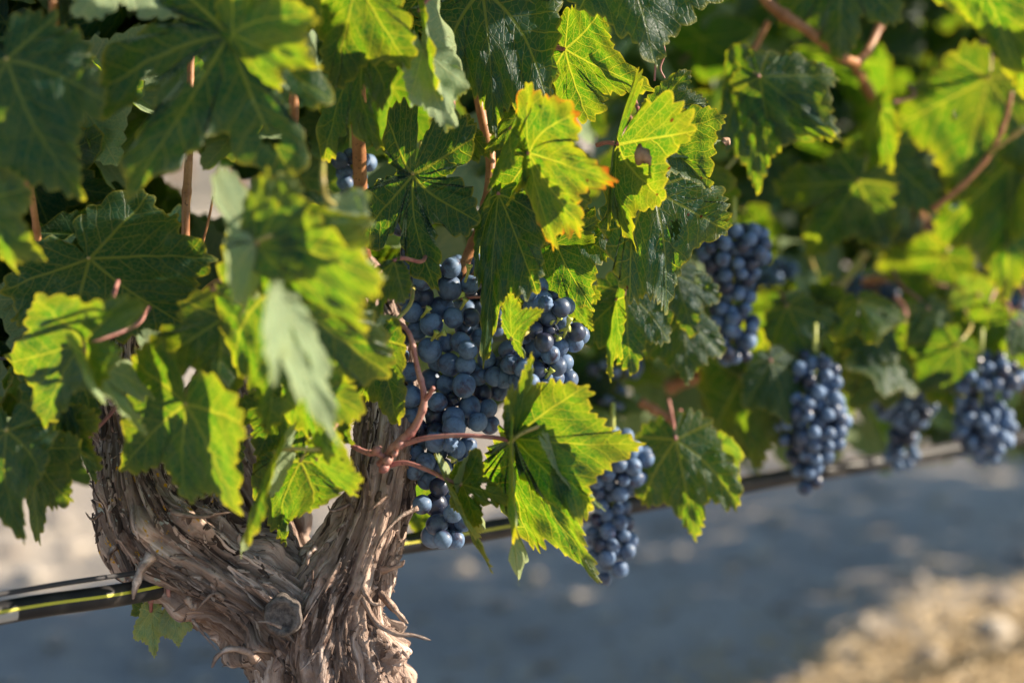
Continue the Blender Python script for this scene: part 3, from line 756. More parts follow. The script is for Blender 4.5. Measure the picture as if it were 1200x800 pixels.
L((765, 222), 1.585, (781, 362), 0, o={1: (852, 270, 0), 2: (740, 352, 0)}, yel=.2, spot=.6, fold=6, label='dark green leaf with brown-red spots and curled edge')
L((620, 180), 1.515, (714, 216), 0, turn=-42, o={1: (676, 134, 0), 2: (682, 268, 0), 4: (650, 292, 0)}, yel=.75, spot=.95, fold=5, label='yellow leaf with a scorched orange-red tip')
L((620, 186), 1.56, (634, 294), 0, roll=-10, yel=.3, width=.8)
L((622, 182), 1.54, (586, 238), 2, roll=62, yel=.8, o={4: (628, 126, 2)}, width=.9, pet=False)
L((598, 152), 1.53, (556, 244), 1, roll=66, yel=.1, width=.6)
L((612, 138), 1.58, (565, 175), 0, roll=20, yel=.25)
L((584, 228), 1.575, (563, 426), 0, o={1: (628, 345, 0), 3: (650, 268, 0), 2: (552, 322, 0), 4: (556, 262, 0)}, yel=.08, fold=14, depth=.8, label='long blue-green leaf hanging over the grapes')
L((600, 396), 1.545, (632, 366), 1, yel=.35, o={1: (600, 344, 0), 2: (612, 404, 0)})
L((644, 262), 1.61, (692, 358), 0, o={1: (714, 298, 0)}, yel=.08)
L((660, 340), 1.66, (692, 388), 0, yel=.3)
L((540, 150), 1.61, (560, 190), 0, yel=.2, o={1: (575, 186, 0)})
L((650, 285), 1.60, (700, 262), 0, yel=.3, roll=30)
# --- the leaves on the reddish petioles under the bunch
L((602, 514), 1.535, (698, 688), 0, o={1: (692, 596, 0), 2: (622, 640, 0)}, width=.85, bas=.25, yel=.30, fold=4, droop=.05, depth=.7, turn=-28, holes=[], label='bright translucent leaf hanging below the grapes, sunlit through')
L((602, 513), 1.53, (746, 524), 0, width=.72, bas=.08, o={1: (690, 450, 0)}, yel=.40, fold=3, depth=.6, turn=-28, holes=[], pet=False, label='bright lobed leaf pointing right below the grapes')
L((597, 520), 1.52, (590, 684), 2, roll=64, yel=.85, width=.5)
L((602, 515), 1.53, (626, 420), 2, roll=50, yel=.5, width=.24, bas=.1, pet=False)
#L((598, 540), 1.53, (582, 446), 2, roll=-40, yel=.5, width=.28, pet=False)
L((646, 526), 1.515, (700, 600), 1, turn=40, under=True, yel=.4, width=.22, pet=False)
L((541, 567), 1.545, (594, 588), 0, yel=.4, o={1: (562, 526, 0), 2: (560, 618, 0), 3: (535, 540, 0), 4: (532, 598, 0)}, spot=.2)
L((520, 560), 1.54, (566, 674), 1, roll=52, yel=.85, width=.6, pet=False)
L((540, 566), 1.545, (550, 522), 1, roll=60, under=True, yel=.3, width=.6, pet=False)
# --- low sucker with two small leaves
L((177, 716), 1.60, (180, 768), 0, yel=1.0, turn=10, width=.6, bas=.6, spot=.2, holes=[], seed=77, under=True, label='small leaf dangling under the drip hose')
L((203, 716), 1.60, (210, 758), 0, yel=1.0, turn=10, width=.65, bas=.6, spot=.2, holes=[], seed=88, under=True)
L((166, 712), 1.61, (152, 722), 0, yel=.4, pet=False)
L((500, 560), 1.75, (488, 640), 0, yel=.4)

# ------------------------------------------------------------------ leaves of the next vine
L2 = lambda *a, **k: make_leaf(vine2, *a, **k)
L2((722, 352), 1.68, (703, 446), 1, roll=55, yel=.3, width=.55)
L2((735, 342), 1.70, (742, 440), 0, o={1: (786, 400, 0)}, yel=.15)
L2((802, 372), 1.78, (806, 448), 0, yel=.15)
L2((790, 320), 1.74, (815, 395), -1, yel=.1)
L2((884, 96), 1.80, (888, 222), 0, o={1: (955, 165, 0), 3: (985, 165, 1), 2: (846, 172, 0), 4: (850, 60, -1)}, yel=.12, depth=.8, label='large soft teal leaf with a sunlit lower edge, upper right')
L2((890, 90), 1.79, (984, 160), 1, roll=-30, yel=.35, width=.7)
L2((985, -45), 1.88, (984, 68), 0, yel=.2)
L2((1120, -80), 1.86, (1182, 96), 0, yel=.3, o={2: (1090, -5, 0)})
L2((1200, 20), 1.88, (1188, 118), 0, roll=30, yel=.6)
L2((1158, 92), 1.96, (1118, 244), 0, yel=.45, roll=-20)
L2((1032, 128), 1.95, (998, 212), 0, roll=40, yel=.5, width=.8)
L2((1006, 212), 1.95, (942, 308), 0, roll=-25, yel=.35)
L2((1186, 188), 2.0, (1174, 346), 0, yel=.25, roll=25)
L2((1200, 210), 1.98, (1160, 300), 1, yel=.6, roll=60, width=.6)
L2((1030, 175), 2.0, (1032, 292), 0, yel=.1)
L2((950, 355), 2.02, (1002, 410), 0, yel=.45, roll=10)
L2((948, 357), 2.03, (906, 452), 0, yel=.4, roll=-20)
L2((952, 345), 2.02, (928, 322), 1, yel=.2, roll=20, under=True)
L2((955, 360), 2.02, (972, 318), 1, yel=.2, roll=-40)
L2((960, 392), 2.0, (972, 462), 1, yel=.2, roll=62, under=True, width=.8)
L2((868, 442), 1.92, (882, 558), 0, yel=.4, o={1: (928, 520, 0), 2: (838, 505, 0), 3: (900, 398, 0)}, label='soft green leaf with bright rim between dark bunches')
L2((862, 430), 1.93, (895, 396), 0, yel=.4)
L2((792, 515), 1.78, (815, 632), 0, yel=.2, o={1: (868, 592, 0), 2: (752, 592, 0)}, label='shaded olive leaf hanging below the row over bare ground')
L2((845, 520), 1.80, (872, 566), 1, yel=.5, roll=40, under=True)
L2((1052, 368), 2.2, (1048, 502), 0, yel=.2, o={1: (1095, 480, 0), 2: (1018, 440, 0)})
L2((1060, 372), 2.12, (1082, 446), 1, yel=.2, roll=40, under=True)
L2((1105, 395), 2.12, (1114, 484), 0, yel=.5)
L2((1125, 385), 2.12, (1144, 470), 1, yel=.3, roll=35, under=True)
L2((1155, 385), 2.12, (1178, 458), 0, yel=.45)
L2((1130, 340), 2.1, (1178, 384), 1, yel=.4, roll=40, under=True)
L2((1106, 302), 2.1, (1062, 382), 0, yel=.45, roll=-20)
L2((1080, 395), 2.15, (1030, 470), 0, yel=.3, roll=-30)
L2((810, 200), 1.85, (840, 260), 0, yel=.5)
L2((845, 215), 1.9, (862, 250), 0, yel=.5, roll=30)
for _ in range(22):
    x = rng.uniform(895, 1210); y = rng.uniform(350, 432); d = rng.uniform(1.88, 1.99)+(x-900)*.0003
    if abs(x-985) < 22: continue
    a = rng.uniform(.2, .8)*math.pi; ln = rng.uniform(42, 78)
    L2((x, y), d, (x+math.cos(a)*ln, y+math.sin(a)*ln), rng.uniform(-2, 2), yel=rng.choice([.1, .3, .4]), turn=rng.uniform(-45, 25), tilt=rng.uniform(-20, 40), nseg=110, rings=8)
for _ in range(44):
    x = rng.uniform(750, 1210); y = rng.uniform(-20, 330); d = 1.62+(x-600)*.0008+rng.uniform(.32, .60)
    a = rng.uniform(.15, .85)*math.pi; ln = rng.uniform(50, 85)*1.7/d
    L2((x, y), d, (x+math.cos(a)*ln, y+math.sin(a)*ln), rng.uniform(-3, 3), roll=rng.uniform(-50, 50), yel=rng.choice([.0, .05, .1, .25]), turn=rng.uniform(-30, 15), tilt=rng.uniform(-10, 40), nseg=96, rings=6)

# ------------------------------------------------------------------ fill of the canopy
ROWD = np.array([.7537, .6572, 0]); ROW0 = P(380, 400, 1.70); ROW0[2] = 0
def rowpt(s, off, z): return ROW0+ROWD*s+np.array([.6572, -.7537, 0])*(-off)+np.array([0, 0, z])
def rand_leaf(p, rs, size=(.042, .080)):
    # leaves hang outward and down from the shoots
    a = rs.uniform(0, 2*math.pi); m = np.array([math.cos(a)*.75, math.sin(a)*.75, rs.uniform(-1.3, -.05)]); m /= np.linalg.norm(m)
    r_ = np.array([rs.gauss(0, 1) for _ in range(3)]); w_ = np.cross(m, r_); 
    w_ = np.cross(m, np.cross(np.array([rs.gauss(0, .5), rs.gauss(0, .5), 1.]), m)) if rs.random() < .0 else w_
    w_ /= np.linalg.norm(w_); n = np.cross(w_, m)
    if n[2] < 0: w_ = -w_
    return (p, m*rs.uniform(*size), w_, rs.choice([.0, .02, .05, .1, .2]), rs.randrange(1000))
holes = [(265, 250, 34), (300, 480, 20), (540, 262, 4), (420, 515, 24), (735, 515, 22), (985, 492, 10), (745, 528, 8), (215, 400, 20), (395, 560, 40)]
def low_edge(x): return np.interp(x, [-200, 0, 90, 130, 330, 420, 500, 640, 720, 800, 900, 1000, 1100, 1250], [560, 560, 520, 400, 400, 400, 440, 500, 530, 545, 545, 520, 545, 545])
dsn = np.array(ds)
def shades_soil_patch(p):
    # leaves shading the lower-right soil are dropped to shape a sunlit patch there
    g_ = p-dsn*(p[2]/dsn[2]); x, y, d = project(g_)
    return d > 0 and 870 < x < 1500 and y > np.interp(x, [870, 960, 1080, 1200], [800, 725, 690, 685]) and y < 1100
rs = random.Random(21); spec1, spec2 = [], []
tries = 0
while len(spec1) < 800 and tries < 20000:
    tries += 1
    s = rs.uniform(-.75, .38); p = rowpt(s, rs.uniform(.06, .38), rs.uniform(.40, 1.0)); x, y, d = project(p)
    if y > low_edge(x)-25 or d < (1.66 if x < 440 else 1.72) or x > 800: continue
    if any((x-hx)**2+(y+25-hy)**2 < (hr+34)**2 for hx, hy, hr in holes): continue
    spec1.append(rand_leaf(p, rs))
tries = 0
while len(spec2) < 1350 and tries < 20000:
    tries += 1
    s = rs.uniform(.38, 2.2); p = rowpt(s, rs.uniform(.0, .5), rs.uniform(.34, 1.0)); x, y, d = project(p)
    if y > low_edge(x)-25 or x < 700 or d < 1.98+(x-700)*.0008 or (x > 1215 and shades_soil_patch(p)): continue
    if any((x-hx)**2+(y+25-hy)**2 < (hr+30)**2 for hx, hy, hr in holes): continue
    spec2.append(rand_leaf(p, rs))
leaf_mass('inner_foliage', spec1, vine, kind='stuff')
leaf_mass('inner_foliage', spec2, vine2, kind='stuff')
# hedge above the picture, plus unseen leaves added to shade what is below
up1, up2 = [], []
def z_low(s, p): return p[2] < .95
for _ in range(3000):
    s = rs.uniform(-1.2, 5.2); p = rowpt(s, rs.gauss(.12, .16), rs.uniform(.62, 1.42)+.0)
    x, y, d = project(p)
    if y > -60 and x < 1330: continue
    if s < .9 and z_low(s, p) : continue
    if shades_soil_patch(p): continue
    (up1 if s < .38 else up2).append(rand_leaf(p, rs))
for _ in range(330):  # added sprawling leaves out of view, blocking sun from right half and top left
    if rs.random() < .8: s, o_, z = rs.uniform(.95, 3.6), rs.uniform(-.55, -.1), rs.uniform(.97, 1.32)
    else: s, o_, z = rs.uniform(-.35, .30), rs.uniform(-.42, -.15), rs.uniform(1.0, 1.2)
    p = rowpt(s, o_, z); x, y, d = project(p)
    if y > -60 and -130 < x < 1330: continue
    if shades_soil_patch(p): continue
    (up1 if s < .38 else up2).append(rand_leaf(p, rs))
leaf_mass('upper_shade_foliage', up1, vine, kind='stuff', nseg=56, rings=3); leaf_mass('upper_shade_foliage', up2, vine2, kind='stuff', nseg=56, rings=3)

# ------------------------------------------------------------------ canes, petioles, tendrils
C = lambda pts, r, par=vine, **k: cane(pts, r, par, **k)
C([(168, 400, 1.62), (200, 385, 1.60), (238, 348, 1.58), (275, 318, 1.60), (310, 270, 1.64), (340, 180, 1.66), (350, -60, 1.66)], [11, 9, 8, 7, 6, 5])
C([(205, 340, 1.62), (216, 300, 1.62), (218, 240, 1.62), (222, 160, 1.64), (225, -40, 1.66)], [6, 5, 5, 4])
C([(205, 345, 1.63), (228, 312, 1.63), (242, 268, 1.63), (250, 230, 1.63)], [2.2, 1.6, 1.4], name='tendril', nodes=False)
C([(535, 338, 1.63), (548, 300, 1.63), (566, 258, 1.63), (575, 190, 1.64), (560, 110, 1.66), (540, -50, 1.68)], [6, 6.5, 6, 5])
C([(452, -60, 1.60), (444, 0, 1.60), (430, 52, 1.60), (420, 110, 1.63), (425, 300, 1.68)], [10, 10, 9, 8])
C([(60, -40, 1.40), (66, 40, 1.42), (84, 95, 1.45)], [5, 5, 4])
C([(62, 0, 1.40), (60, 50, 1.42), (46, 92, 1.45)], [4, 4, 4])
C([(10, 150, 1.47), (30, 200, 1.5), (42, 262, 1.52), (50, 330, 1.55)], [5, 5, 4, 4])
C([(465, 376, 1.545), (480, 392, 1.54), (489, 430, 1.54), (497, 468, 1.54), (486, 500, 1.545), (466, 520, 1.55), (445, 545, 1.56)], [2.5, 3, 3.4, 4, 5, 5.5, 5], mat=M_PET, name='shoot', n=70)
C([(470, 521, 1.548), (500, 513, 1.54), (540, 510, 1.535), (575, 512, 1.535), (600, 516, 1.536)], [3.6, 2.8, 2.6, 3], mat=M_PET, name='petiole', nodes=False)
C([(452, 546, 1.555), (475, 542, 1.55), (500, 550, 1.545), (522, 561, 1.545), (540, 568, 1.546)], [3.6, 2.6, 2.4, 2.4], mat=M_PET, name='petiole', nodes=False)
C([(498, 468, 1.54), (503, 462, 1.535), (508, 454, 1.53)], [3.4, 3, 2.4], mat=M_PET, name='bud', nodes=False)
C([(412, 522, 1.56), (430, 530, 1.555), (444, 532, 1.55), (455, 540, 1.555)], [2.4, 3.6, 3, 4], mat=M_PET, name='shoot')
for (x, y, r_) in ((441, 527, 5.5), (454, 540, 6), (468, 521, 6.5), (450, 549, 6), (462, 532, 4)):
    C([(x-r_*.7, y+r_*.4, 1.552), (x, y, 1.546), (x+r_*.8, y-r_*.5, 1.552)], [r_*.4, r_, r_*.4], mat=M_PET, name='bud', nodes=False, n=10)
C([(541, 350, 1.60), (560, 348, 1.58), (590, 349, 1.59)], [1.6, 1.6, 1.6], mat=M_PET, name='petiole', nodes=False)
C([(700, 170, 1.58), (712, 167, 1.57), (724, 170, 1.562)], [3, 2.6, 2.6], mat=M_PET, name='petiole', nodes=False)
C([(636, 62, 1.63), (648, 56, 1.615), (662, 58, 1.612)], [3.6, 3, 2.8], mat=M_PET, name='petiole', nodes=False)
C([(650, 95, 1.63), (665, 105, 1.63), (700, 122, 1.64)], [3, 2.4, 2], mat=M_PETG, name='petiole', nodes=False)
C([(768, 20, 1.6), (774, 42, 1.6), (779, 62, 1.6), (774, 80, 1.6), (779, 92, 1.6)], [1.6, 1.4, 1.2, 1.0], mat=M_PET, name='tendril', nodes=False)
C([(758, 30, 1.6), (768, 60, 1.6), (767, 95, 1.6)], [1.4, 1.4, 1.2], mat=M_PET, name='tendril', nodes=False)
C([(174, 690, 1.60), (174, 702, 1.60), (178, 713, 1.60)], [1.5, 1.4, 1.4], mat=M_PET, name='petiole', nodes=False)
C([(205, 692, 1.60), (200, 700, 1.60), (197, 714, 1.60)], [1.5, 1.4, 1.4], mat=M_PET, name='petiole', nodes=False)
C2 = lambda pts, r, **k: cane(pts, r, vine2, **k)
C2([(880, -25, 1.88), (905, 8, 1.88), (950, 38, 1.88), (985, 66, 1.88), (1002, 74, 1.9)], [6, 7, 6, 6])
C2([(1048, -20, 1.95), (1035, 20, 1.95), (1018, 58, 1.93), (1005, 74, 1.92)], [5, 5, 5])
C2([(900, 25, 1.9), (885, 55, 1.9), (865, 80, 1.9), (850, 130, 1.9)], [4, 4, 3])
C2([(1185, 108, 1.95), (1178, 140, 1.95), (1160, 180, 1.95), (1130, 215, 1.95), (1092, 246, 1.96)], [3, 3.4, 3.4, 4])
C2([(1200, 150, 1.9), (1175, 168, 1.92), (1160, 180, 1.94)], [4, 3, 3], mat=M_PETG)
C2([(1010, 330, 2.15), (1050, 326, 2.15), (1085, 325, 2.15)], [5, 4, 4])
C2([(975, 350, 2.1), (1000, 315, 2.1), (1015, 295, 2.1)], [5, 5, 5], mat=M_PETG)
C2([(925, 370, 2.1), (910, 400, 2.1), (895, 440, 2.15), (880, 480, 2.2)], [6, 6, 7, 7])
C2([(750, 470, 1.9), (790, 495, 1.9), (812, 525, 1.9)], [6, 5, 4])
C2([(860, 445, 2.1), (820, 440, 2.1), (780, 455, 2.1)], [8, 9, 8])
C2([(1000, 75, 2.0), (1040, 150, 2.2), (1080, 260, 2.3), (1075, 330, 2.35)], [5, 7, 9, 9])
C2([(1100, 130, 2.1), (1110, 165, 2.1), (1120, 190, 2.1)], [6, 6, 5])
# the neighbour's own trunk, hidden behind its leaves
V, F, A, _ = trunk_tube([(1330, 1000, 2.55, 62), (1330, 760, 2.55, 58), (1322, 620, 2.55, 55), (1300, 500, 2.55, 52), (1240, 440, 2.5, 34), (1100, 415, 2.42, 24), (960, 425, 2.28, 20), (840, 440, 2.1, 15)], seg=60, n=160, seed=40.)
set_tone(mesh_obj('trunk', V, F, M_BARK, vine2, True, None, {'bark': A}), [.4]*len(V))

# ------------------------------------------------------------------ grapes
def grape_mesh(name, seed, wrinkle=0.0):
    import bmesh
    bm = bmesh.new(); bmesh.ops.create_uvsphere(bm, u_segments=28, v_segments=18, radius=1)
    for v in bm.verts:
        p = v.co.copy(); k = 1+.03*noise.noise(p*1.2+Vector((seed, 0, 0)))
        if wrinkle: k = .9-wrinkle*abs(noise.noise(p*2.6+Vector((seed, 3, 0))))-wrinkle*.7*abs(noise.noise(p*6+Vector((seed, 7, 0))))
        v.co = p*k; 
        if v.co.z > .8: v.co.z -= (v.co.z-.8)*.5
        v.co *= .0069
        v.co.z *= 1.05
    for f in bm.faces: f.smooth = True
    me = bpy.data.meshes.new(name); bm.to_mesh(me); bm.free(); me.materials.append(M_GRAPE); return me
GM = [grape_mesh('grape', i*3.1) for i in range(5)]; GW = [grape_mesh('grape', i*3.1+50, .42) for i in range(3)]
def put_grape(parent, c, r, rs, wr=False):
    o = bpy.data.objects.new('grape', rs.choice(GW if wr else GM)); col.objects.link(o); o.parent = parent
    o.location = [float(v) for v in (np.array(c)-np.array(parent.location))]
    s = r/.0069; o.scale = (s, s, s*rs.uniform(.97, 1.06)); o.rotation_euler = (rs.gauss(0, .5), rs.gauss(0, .5), rs.uniform(0, 6.28))
    return o
def traced_bunch(pts, label, d0, stem, seed, extra=16):
    """pts: px, py, r px, wrinkled ; relaxed in depth so that no two overlap"""
    rs = random.Random(seed); root = empty('grape_bunch', P(stem[0][0], stem[0][1], stem[0][2]))
    props(root, label, 'grape bunch', 'bunches of ripe dark blue grapes')
    A = np.array([p[:3] for p in pts], float); cx = np.interp(A[:, 1], *([[200, 330, 420, 500, 560, 640], [495, 520, 535, 520, 505, 525]] if seed == 1 else [[300, 500], [620, 625]]))
    D = d0 + np.abs(A[:, 0]-cx)**2/4500*.030 + np.array([rs.uniform(-.004, .012) for _ in pts]) + (A[:, 2] < 9.5)*.012
    C_ = np.array([P(a[0], a[1], d) for a, d in zip(A, D)]); Rr = A[:, 2]/FPX*d0
    for it in range(300):
        mv = 0
        for i in range(len(C_)):
            dv = C_[i]-C_; ds_ = np.linalg.norm(dv, axis=1); ov = (Rr[i]+Rr)*.95-ds_; ov[i] = 0
            for j in np.where(ov > 1e-5)[0]:
                if j <= i: continue
                lat = C_[i]-C_[j]; lat = lat-FW*(lat @ FW); need = max(0, ((Rr[i]+Rr[j])*.95)**2-lat @ lat)**.5
                sgn = 1 if (C_[i]-C_[j]) @ FW > 0 else -1; cur = abs((C_[i]-C_[j]) @ FW); mvv = (need-cur)*.5
                if mvv > 0: C_[i] += FW*sgn*mvv*.6; C_[j] -= FW*sgn*mvv*.6; C_[i] += lat/ (np.linalg.norm(lat)+1e-9)*ov[j]*.06; C_[j] -= lat/(np.linalg.norm(lat)+1e-9)*ov[j]*.06; mv += mvv
        if mv < 1e-4: break
    for c, r, p in zip(C_, Rr, pts): put_grape(root, c, r, rs, len(p) > 3)
    # hidden berries behind
    for _ in range(extra):
        i = rs.randrange(len(C_)); c = C_[i]+FW*rs.uniform(.013, .022)+RT*rs.uniform(-.006, .006)+UP*rs.uniform(-.006, .006)
        put_grape(root, c, .0066, rs)
    V, F = tube_arrays(np.array([P(*q) for q in spline(stem, 30)]), np.linspace(.0021, .0012, 30), 8)
    st = mesh_obj('stalk', V, F, M_STALK, root)
    return root, C_
K8 = lambda x, y, r=29: (420+x/2.667, 230+y/2.667, max(11.2, r/2.667*1.12))
KL = lambda x, y, r=29: (450+x/2.667, 420+y/2.667, max(11.2, r/2.667*1.12))
bunchA = [K8(*p) for p in ((160, 110, 27), (160, 175, 27), (155, 237, 33), (205, 262), (145, 312), (202, 315, 30), (285, 287, 35), (260, 347, 35), (168, 362, 30), (228, 400, 33), (298, 378), (183, 418),
    (280, 458, 27), (223, 480, 35), (318, 458), (285, 524, 32), (330, 524), (225, 575, 32), (370, 556, 32), (330, 590, 33), (425, 562, 28), (275, 590), (390, 617), (250, 643, 27), (400, 660, 27), (345, 660, 32),
    (165, 625, 32), (160, 548), (240, 695, 30), (298, 703, 32), (370, 700, 28), (165, 685), (245, 748, 30), (410, 712, 28), (290, 225, 28), (140, 80, 26), (350, 380, 26),
    (440, 610, 27), (480, 600, 27), (130, 500, 26), (140, 440, 26), (250, 520, 26), (340, 480, 26), (445, 530, 27), (400, 510, 26), (380, 440, 25), (330, 410, 25), (240, 240, 25), (205, 190, 24), (385, 250, 24), (350, 275, 26), (60, 680, 26), (100, 660, 26))]
bunchA += [(*K8(150, 587, 24), 1), (*K8(298, 640, 25), 1), (*K8(350, 700, 22), 1), (*K8(285, 765, 22), 1), (*K8(195, 722, 25), 1)]
bunchA += [KL(*p) for p in ((160, 190, 28), (218, 200, 32), (165, 245, 30), (228, 282, 27), (165, 292, 30), (110, 262, 27), (258, 275, 27), (182, 340, 28), (130, 322, 28), (133, 380, 27), (172, 400, 28), (240, 330, 27),
    (163, 455, 34), (122, 455, 27), (218, 483, 27), (168, 517, 30), (155, 553, 35), (217, 535, 23), (220, 562, 22), (245, 510, 26), (100, 300, 27), (225, 390, 26), (200, 435, 26), (100, 345, 26), (210, 240, 26), (185, 560, 25))]
bunchB = [K8(*p) for p in ((500, 480, 33), (555, 487, 32), (515, 535, 28), (478, 525, 27), (500, 575, 27), (560, 283, 30), (607, 312, 30), (622, 355, 26), (575, 378, 30), (595, 422, 30), (580, 460, 28), (625, 470, 27), (600, 497, 27),
    (612, 522, 27), (642, 518, 26), (655, 572, 26), (617, 573, 29), (573, 608, 33), (675, 452, 29), (680, 427, 23), (550, 678, 26), (575, 690, 25), (533, 295, 28), (545, 340, 26), (545, 420, 26), (640, 400, 25), (520, 430, 26), (535, 640, 26), (590, 650, 25), (540, 580, 28), (470, 480, 26), (560, 540, 26), (600, 375, 26), (455, 570, 26))]
bunchB += [(*K8(540, 252, 20), 1), (*K8(585, 337, 26), 1), (*K8(574, 518, 22), 1), (*K8(612, 612, 22), 1)]
traced_bunch(bunchA, 'long sharp bunch of bloomy blue grapes hanging beside the trunk', 1.60, [(535, 325, 1.635), (520, 360, 1.63), (512, 420, 1.63), (515, 500, 1.62), (515, 600, 1.62)], 1)
rB, cB = traced_bunch(bunchB, 'shorter sharp bunch of blue grapes right of the long one, under leaves', 1.59, [(565, 300, 1.64), (590, 360, 1.63), (610, 420, 1.62), (605, 500, 1.62)], 2, 30)
# bare green pedicels that show between the berries
def pedicels(root, lst, d):
    for (x0, y0, x1, y1) in lst:
        V, F = tube_arrays(np.array([P(*q) for q in spline([(x0, y0, d+.01), ((x0+x1)/2+1, (y0+y1)/2-1, d), (x1, y1, d-.002)], 8)]), [.0011]*4+[.0013, .0016, .0024, .0026], 8)
        mesh_obj('pedicel', V, F, M_STALK, root)
pedicels(rB, [(650, 380, 656, 372), (655, 388, 668, 385), (660, 395, 668, 372), (648, 392, 655, 398), (640, 375, 648, 378), (630, 445, 640, 432), (635, 448, 648, 432)], 1.59)
pedicels(bpy.data.objects['grape_bunch'], [(505, 400, 512, 388), (508, 396, 522, 390), (494, 372, 503, 360), (540, 362, 546, 350), (545, 330, 550, 310), (525, 535, 532, 540)], 1.588)

def loose_bunch(x, y0, y1, wpx, d, n, label, seed, r=.0066):
    """conical bunch: top y0, bottom y1 in the picture at depth d"""
    rs = random.Random(seed); root = empty('grape_bunch', P(x, y0-6, d)); props(root, label, 'grape bunch', 'bunches of ripe dark blue grapes')
    H = (y1-y0)/FPX*d; W = wpx/2/FPX*d; top = P(x, y0, d); pts = []; tr = 0
    lean = rs.uniform(-.15, .15)
    prof = lambda t: max(r*1.5, W*min(1, .55+t*3)*(1-.55*t**1.6)*(.80+.20*math.sin(t*(7+seed % 4)+seed*1.7)))
    while len(pts) < n and tr < 16000:
        tr += 1; t = rs.random(); w_ = prof(t)
        if rs.random() > w_/W: continue
        a = rs.uniform(0, 6.28); q = rs.choice([1, 1, 1, .45])*rs.uniform(.9, 1.0)
        p = top+RT*(math.cos(a)*(w_-r)*q+lean*t*W)-np.array([0, 0, 1])*(r+t*(H-2*r))+np.array([0, 1, 0])*math.sin(a)*(w_-r)*q
        if all(np.linalg.norm(p-o) > r*1.62 for o in pts): pts.append(p+np.array([rs.gauss(0, .0008), rs.gauss(0, .0008), rs.gauss(0, .0008)]))
    for p in pts: put_grape(root, p, r*rs.uniform(.78, 1.12), rs, rs.random() < .04)
    V, F = tube_arrays(np.array([top+np.array([0, 0, .02]), top, top-np.array([0, 0, H*.4]), top-np.array([0, 0, H*.85])]), [.002, .002, .0018, .001], 8)
    mesh_obj('stalk', V, F, M_STALK, root); return root
loose_bunch(718, 500, 692, 106, 1.78, 100, 'soft bunch hanging lowest, over the shaded ground right of bright leaf', 11)
loose_bunch(860, 258, 430, 116, 1.86, 100, 'blurred bunch highest of the right side, hanging behind the spotted leaf', 12)
loose_bunch(955, 405, 584, 116, 1.90, 100, 'blurred bunch right of centre hanging down to the drip hose', 13)
loose_bunch(1064, 425, 553, 96, 2.06, 90, 'small dark shaded bunch touching the hose', 14)
loose_bunch(1150, 410, 550, 124, 1.99, 100, 'blurred bunch near the right edge with bright berries below leaves', 15)
loose_bunch(1028, 315, 455, 125, 2.19, 100, 'dark shaded bunch deep behind the right leaf cluster', 16)
loose_bunch(912, 300, 440, 110, 2.11, 96, 'dark shaded bunch deep behind two lighter bunches', 17)
loose_bunch(722, 405, 480, 84, 1.98, 56, 'dark blurred bunch behind the gap right of the sharp grapes', 18)
loose_bunch(412, 170, 250, 72, 1.68, 32, 'bunch peeking out above the curled leaf at upper left', 19)
loose_bunch(418, -40, 16, 66, 1.70, 24, 'bunch at the very top cut by the picture edge', 20)
loose_bunch(1196, 330, 425, 70, 2.15, 50, 'bunch cut by the right picture edge', 21)
loose_bunch(1128, 235, 325, 90, 2.2, 60, 'very dark bunch high in the right foliage', 22)
loose_bunch(560, 290, 420, 110, 1.70, 80, 'shaded bunch behind the two sharp bunches', 23)

# ------------------------------------------------------------------ hose and wires
g = NG('hose_plastic'); ob_ = g.n('ShaderNodeTexCoord').outputs['Object']; n_ = g.noise(ob_, 30, 4)
M_HOSE = g.end(g.pbr(g.mix(g.ramp(n_, .4, .75), (.012, .012, .015), (.045, .038, .034)), .5, .3, g.bump(g.noise(ob_, 300, 2), .15, .0004)))
g = NG('hose_stripe'); ob_ = g.n('ShaderNodeTexCoord').outputs['Object']
M_STR = g.end(g.pbr(g.mix(g.noise(ob_, 90, 3), (.62, .55, .02), (.42, .38, .05)), .5, .4))
g = NG('wire_steel'); ob_ = g.n('ShaderNodeTexCoord').outputs['Object']
M_WIRE = g.end(g.pbr(g.mix(g.noise(ob_, 60, 3), (.07, .07, .08), (.04, .035, .035)), .7, .25, Metallic=.2))
hp = [(-300, 781, 1.36), (0, 718, 1.50), (150, 695, 1.565), (300, 664, 1.67), (470, 638, 1.75), (580, 620, 1.80), (880, 566, 2.02), (1050, 538, 2.16), (1200, 512, 2.28), (1500, 462, 2.6), (2400, 330, 4.2)]
hose = empty('drip_hose', P(*hp[1])); props(hose, 'black drip irrigation hose with a yellow stripe running along the row', 'hose')
s = spline(hp, 160); path = np.array([P(*q) for q in s]); V, F = tube_arrays(path, .0083, 20); mesh_obj('pipe', V, F, M_HOSE, hose)
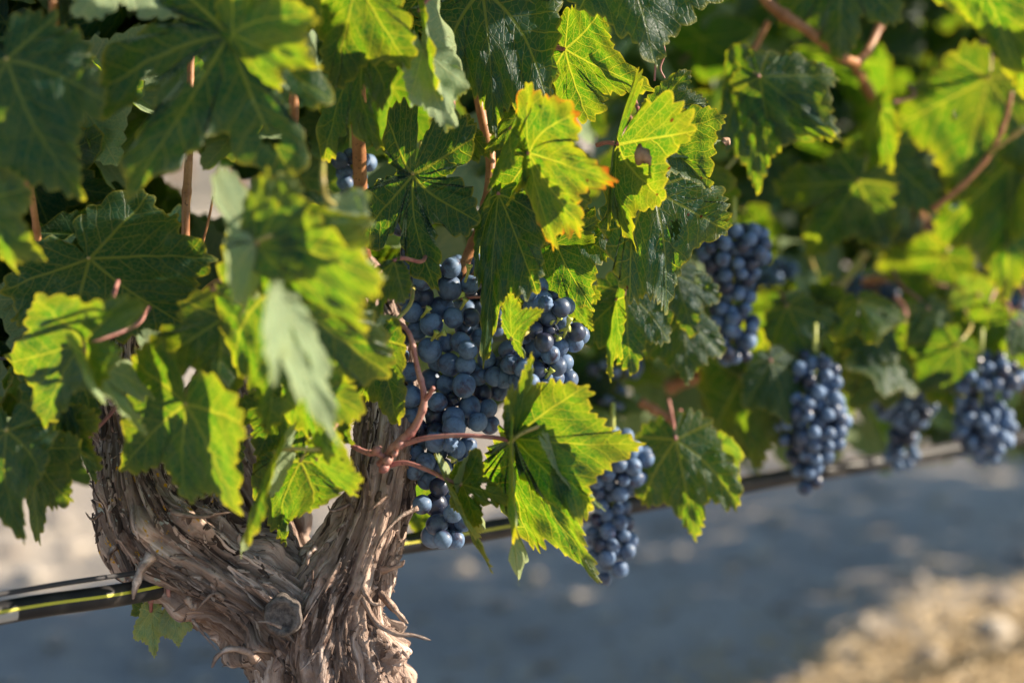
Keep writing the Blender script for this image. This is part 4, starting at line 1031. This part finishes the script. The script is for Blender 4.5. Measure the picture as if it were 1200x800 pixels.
# stripe: raised narrow band on the camera side
TG = np.gradient(path, axis=0); TG /= np.linalg.norm(TG, axis=1)[:, None]
def band(i0, i1, angs, rad, mat, nm):
    V = []
    for p, ax in zip(path[i0:i1], TG[i0:i1]):
        t = C0-p; t -= ax*(t @ ax); t /= np.linalg.norm(t); up_ = np.cross(ax, t); up_ = up_ if up_[2] > 0 else -up_
        for a in angs: V.append(p+(t*math.cos(a)+up_*math.sin(a))*rad)
    k = len(angs); F = [(k*i+q, k*i+q+1, k*(i+1)+q+1, k*(i+1)+q) for i in range(i1-i0-1) for q in range(k-1)]
    return mesh_obj(nm, V, F, mat, hose)
ks = [k for k in range(len(path)) if project(path[k])[0] < 640]
band(0, ks[-1], (-.06, .03, .12, .20), .00845, M_STR, 'stripe')
g = NG('scuffed_plastic'); M_J = g.end(g.pbr((.36, .34, .32), .7, .2))
ks = [k for k in range(len(path)) if -60 < project(path[k])[0] < 24]
band(ks[0], ks[-1]+1, (-.95, -.7, -.5, -.3, -.12), .00842, M_J, 'scuff')
def wire(pts, r, label):
    s = spline(pts, 60); V, F = tube_arrays(np.array([P(*q) for q in s]), r, 10); props(mesh_obj('trellis_wire', V, F, M_WIRE), label, 'wire', 'trellis wires')
wire([(-300, 752, 1.38), (0, 696, 1.50), (145, 673, 1.56), (300, 652, 1.68), (470, 628, 1.76), (900, 556, 2.04), (1300, 492, 2.4), (2400, 315, 4.2)], .0019, 'thin grey wire that carries the hose, just above it')
wire([(-300, 430, 1.55), (0, 420, 1.60), (200, 407, 1.68), (350, 403, 1.74), (520, 399, 1.82), (900, 390, 2.1), (1300, 380, 2.5)], .0013, 'dark wire crossing behind the leaves at mid height')

# ------------------------------------------------------------------ next rows far behind
rs = random.Random(77)
for k, (off_, lab) in enumerate(((10.5, 'distant blurred vine row with low green foliage, the nearer one'), (13.2, 'distant blurred vine row, one row farther back'), (15.9, 'distant blurred vine row, farthest back'))):
    b = ROW0+np.array([-.6572, .7537, 0])*off_
    row = empty('vine_row', b); props(row, lab, 'vine row', 'far vine rows')
    sp = []
    for _ in range(1500):
        t = rs.uniform(-10, 14); p = b+ROWD*t+np.array([-.6572, .7537, 0])*rs.gauss(0, .16)+np.array([0, 0, rs.uniform(.5, 1.45)]); sp.append(rand_leaf(p, rs, (.14, .22)))
    leaf_mass('foliage', sp, row, 30, 2, kind='stuff')
    mb = MB()
    for t in np.arange(-10, 14, 1.3):
        q = b+ROWD*t; V, F = tube_arrays(np.array([q+[0, 0, -.05], q+[.02, 0, .3], q+[-.02, .01, .8]]), [.05, .04, .03], 8); mb.add(V, F)
    mb.build('trunks', M_CANE, row)['kind'] = 'stuff'
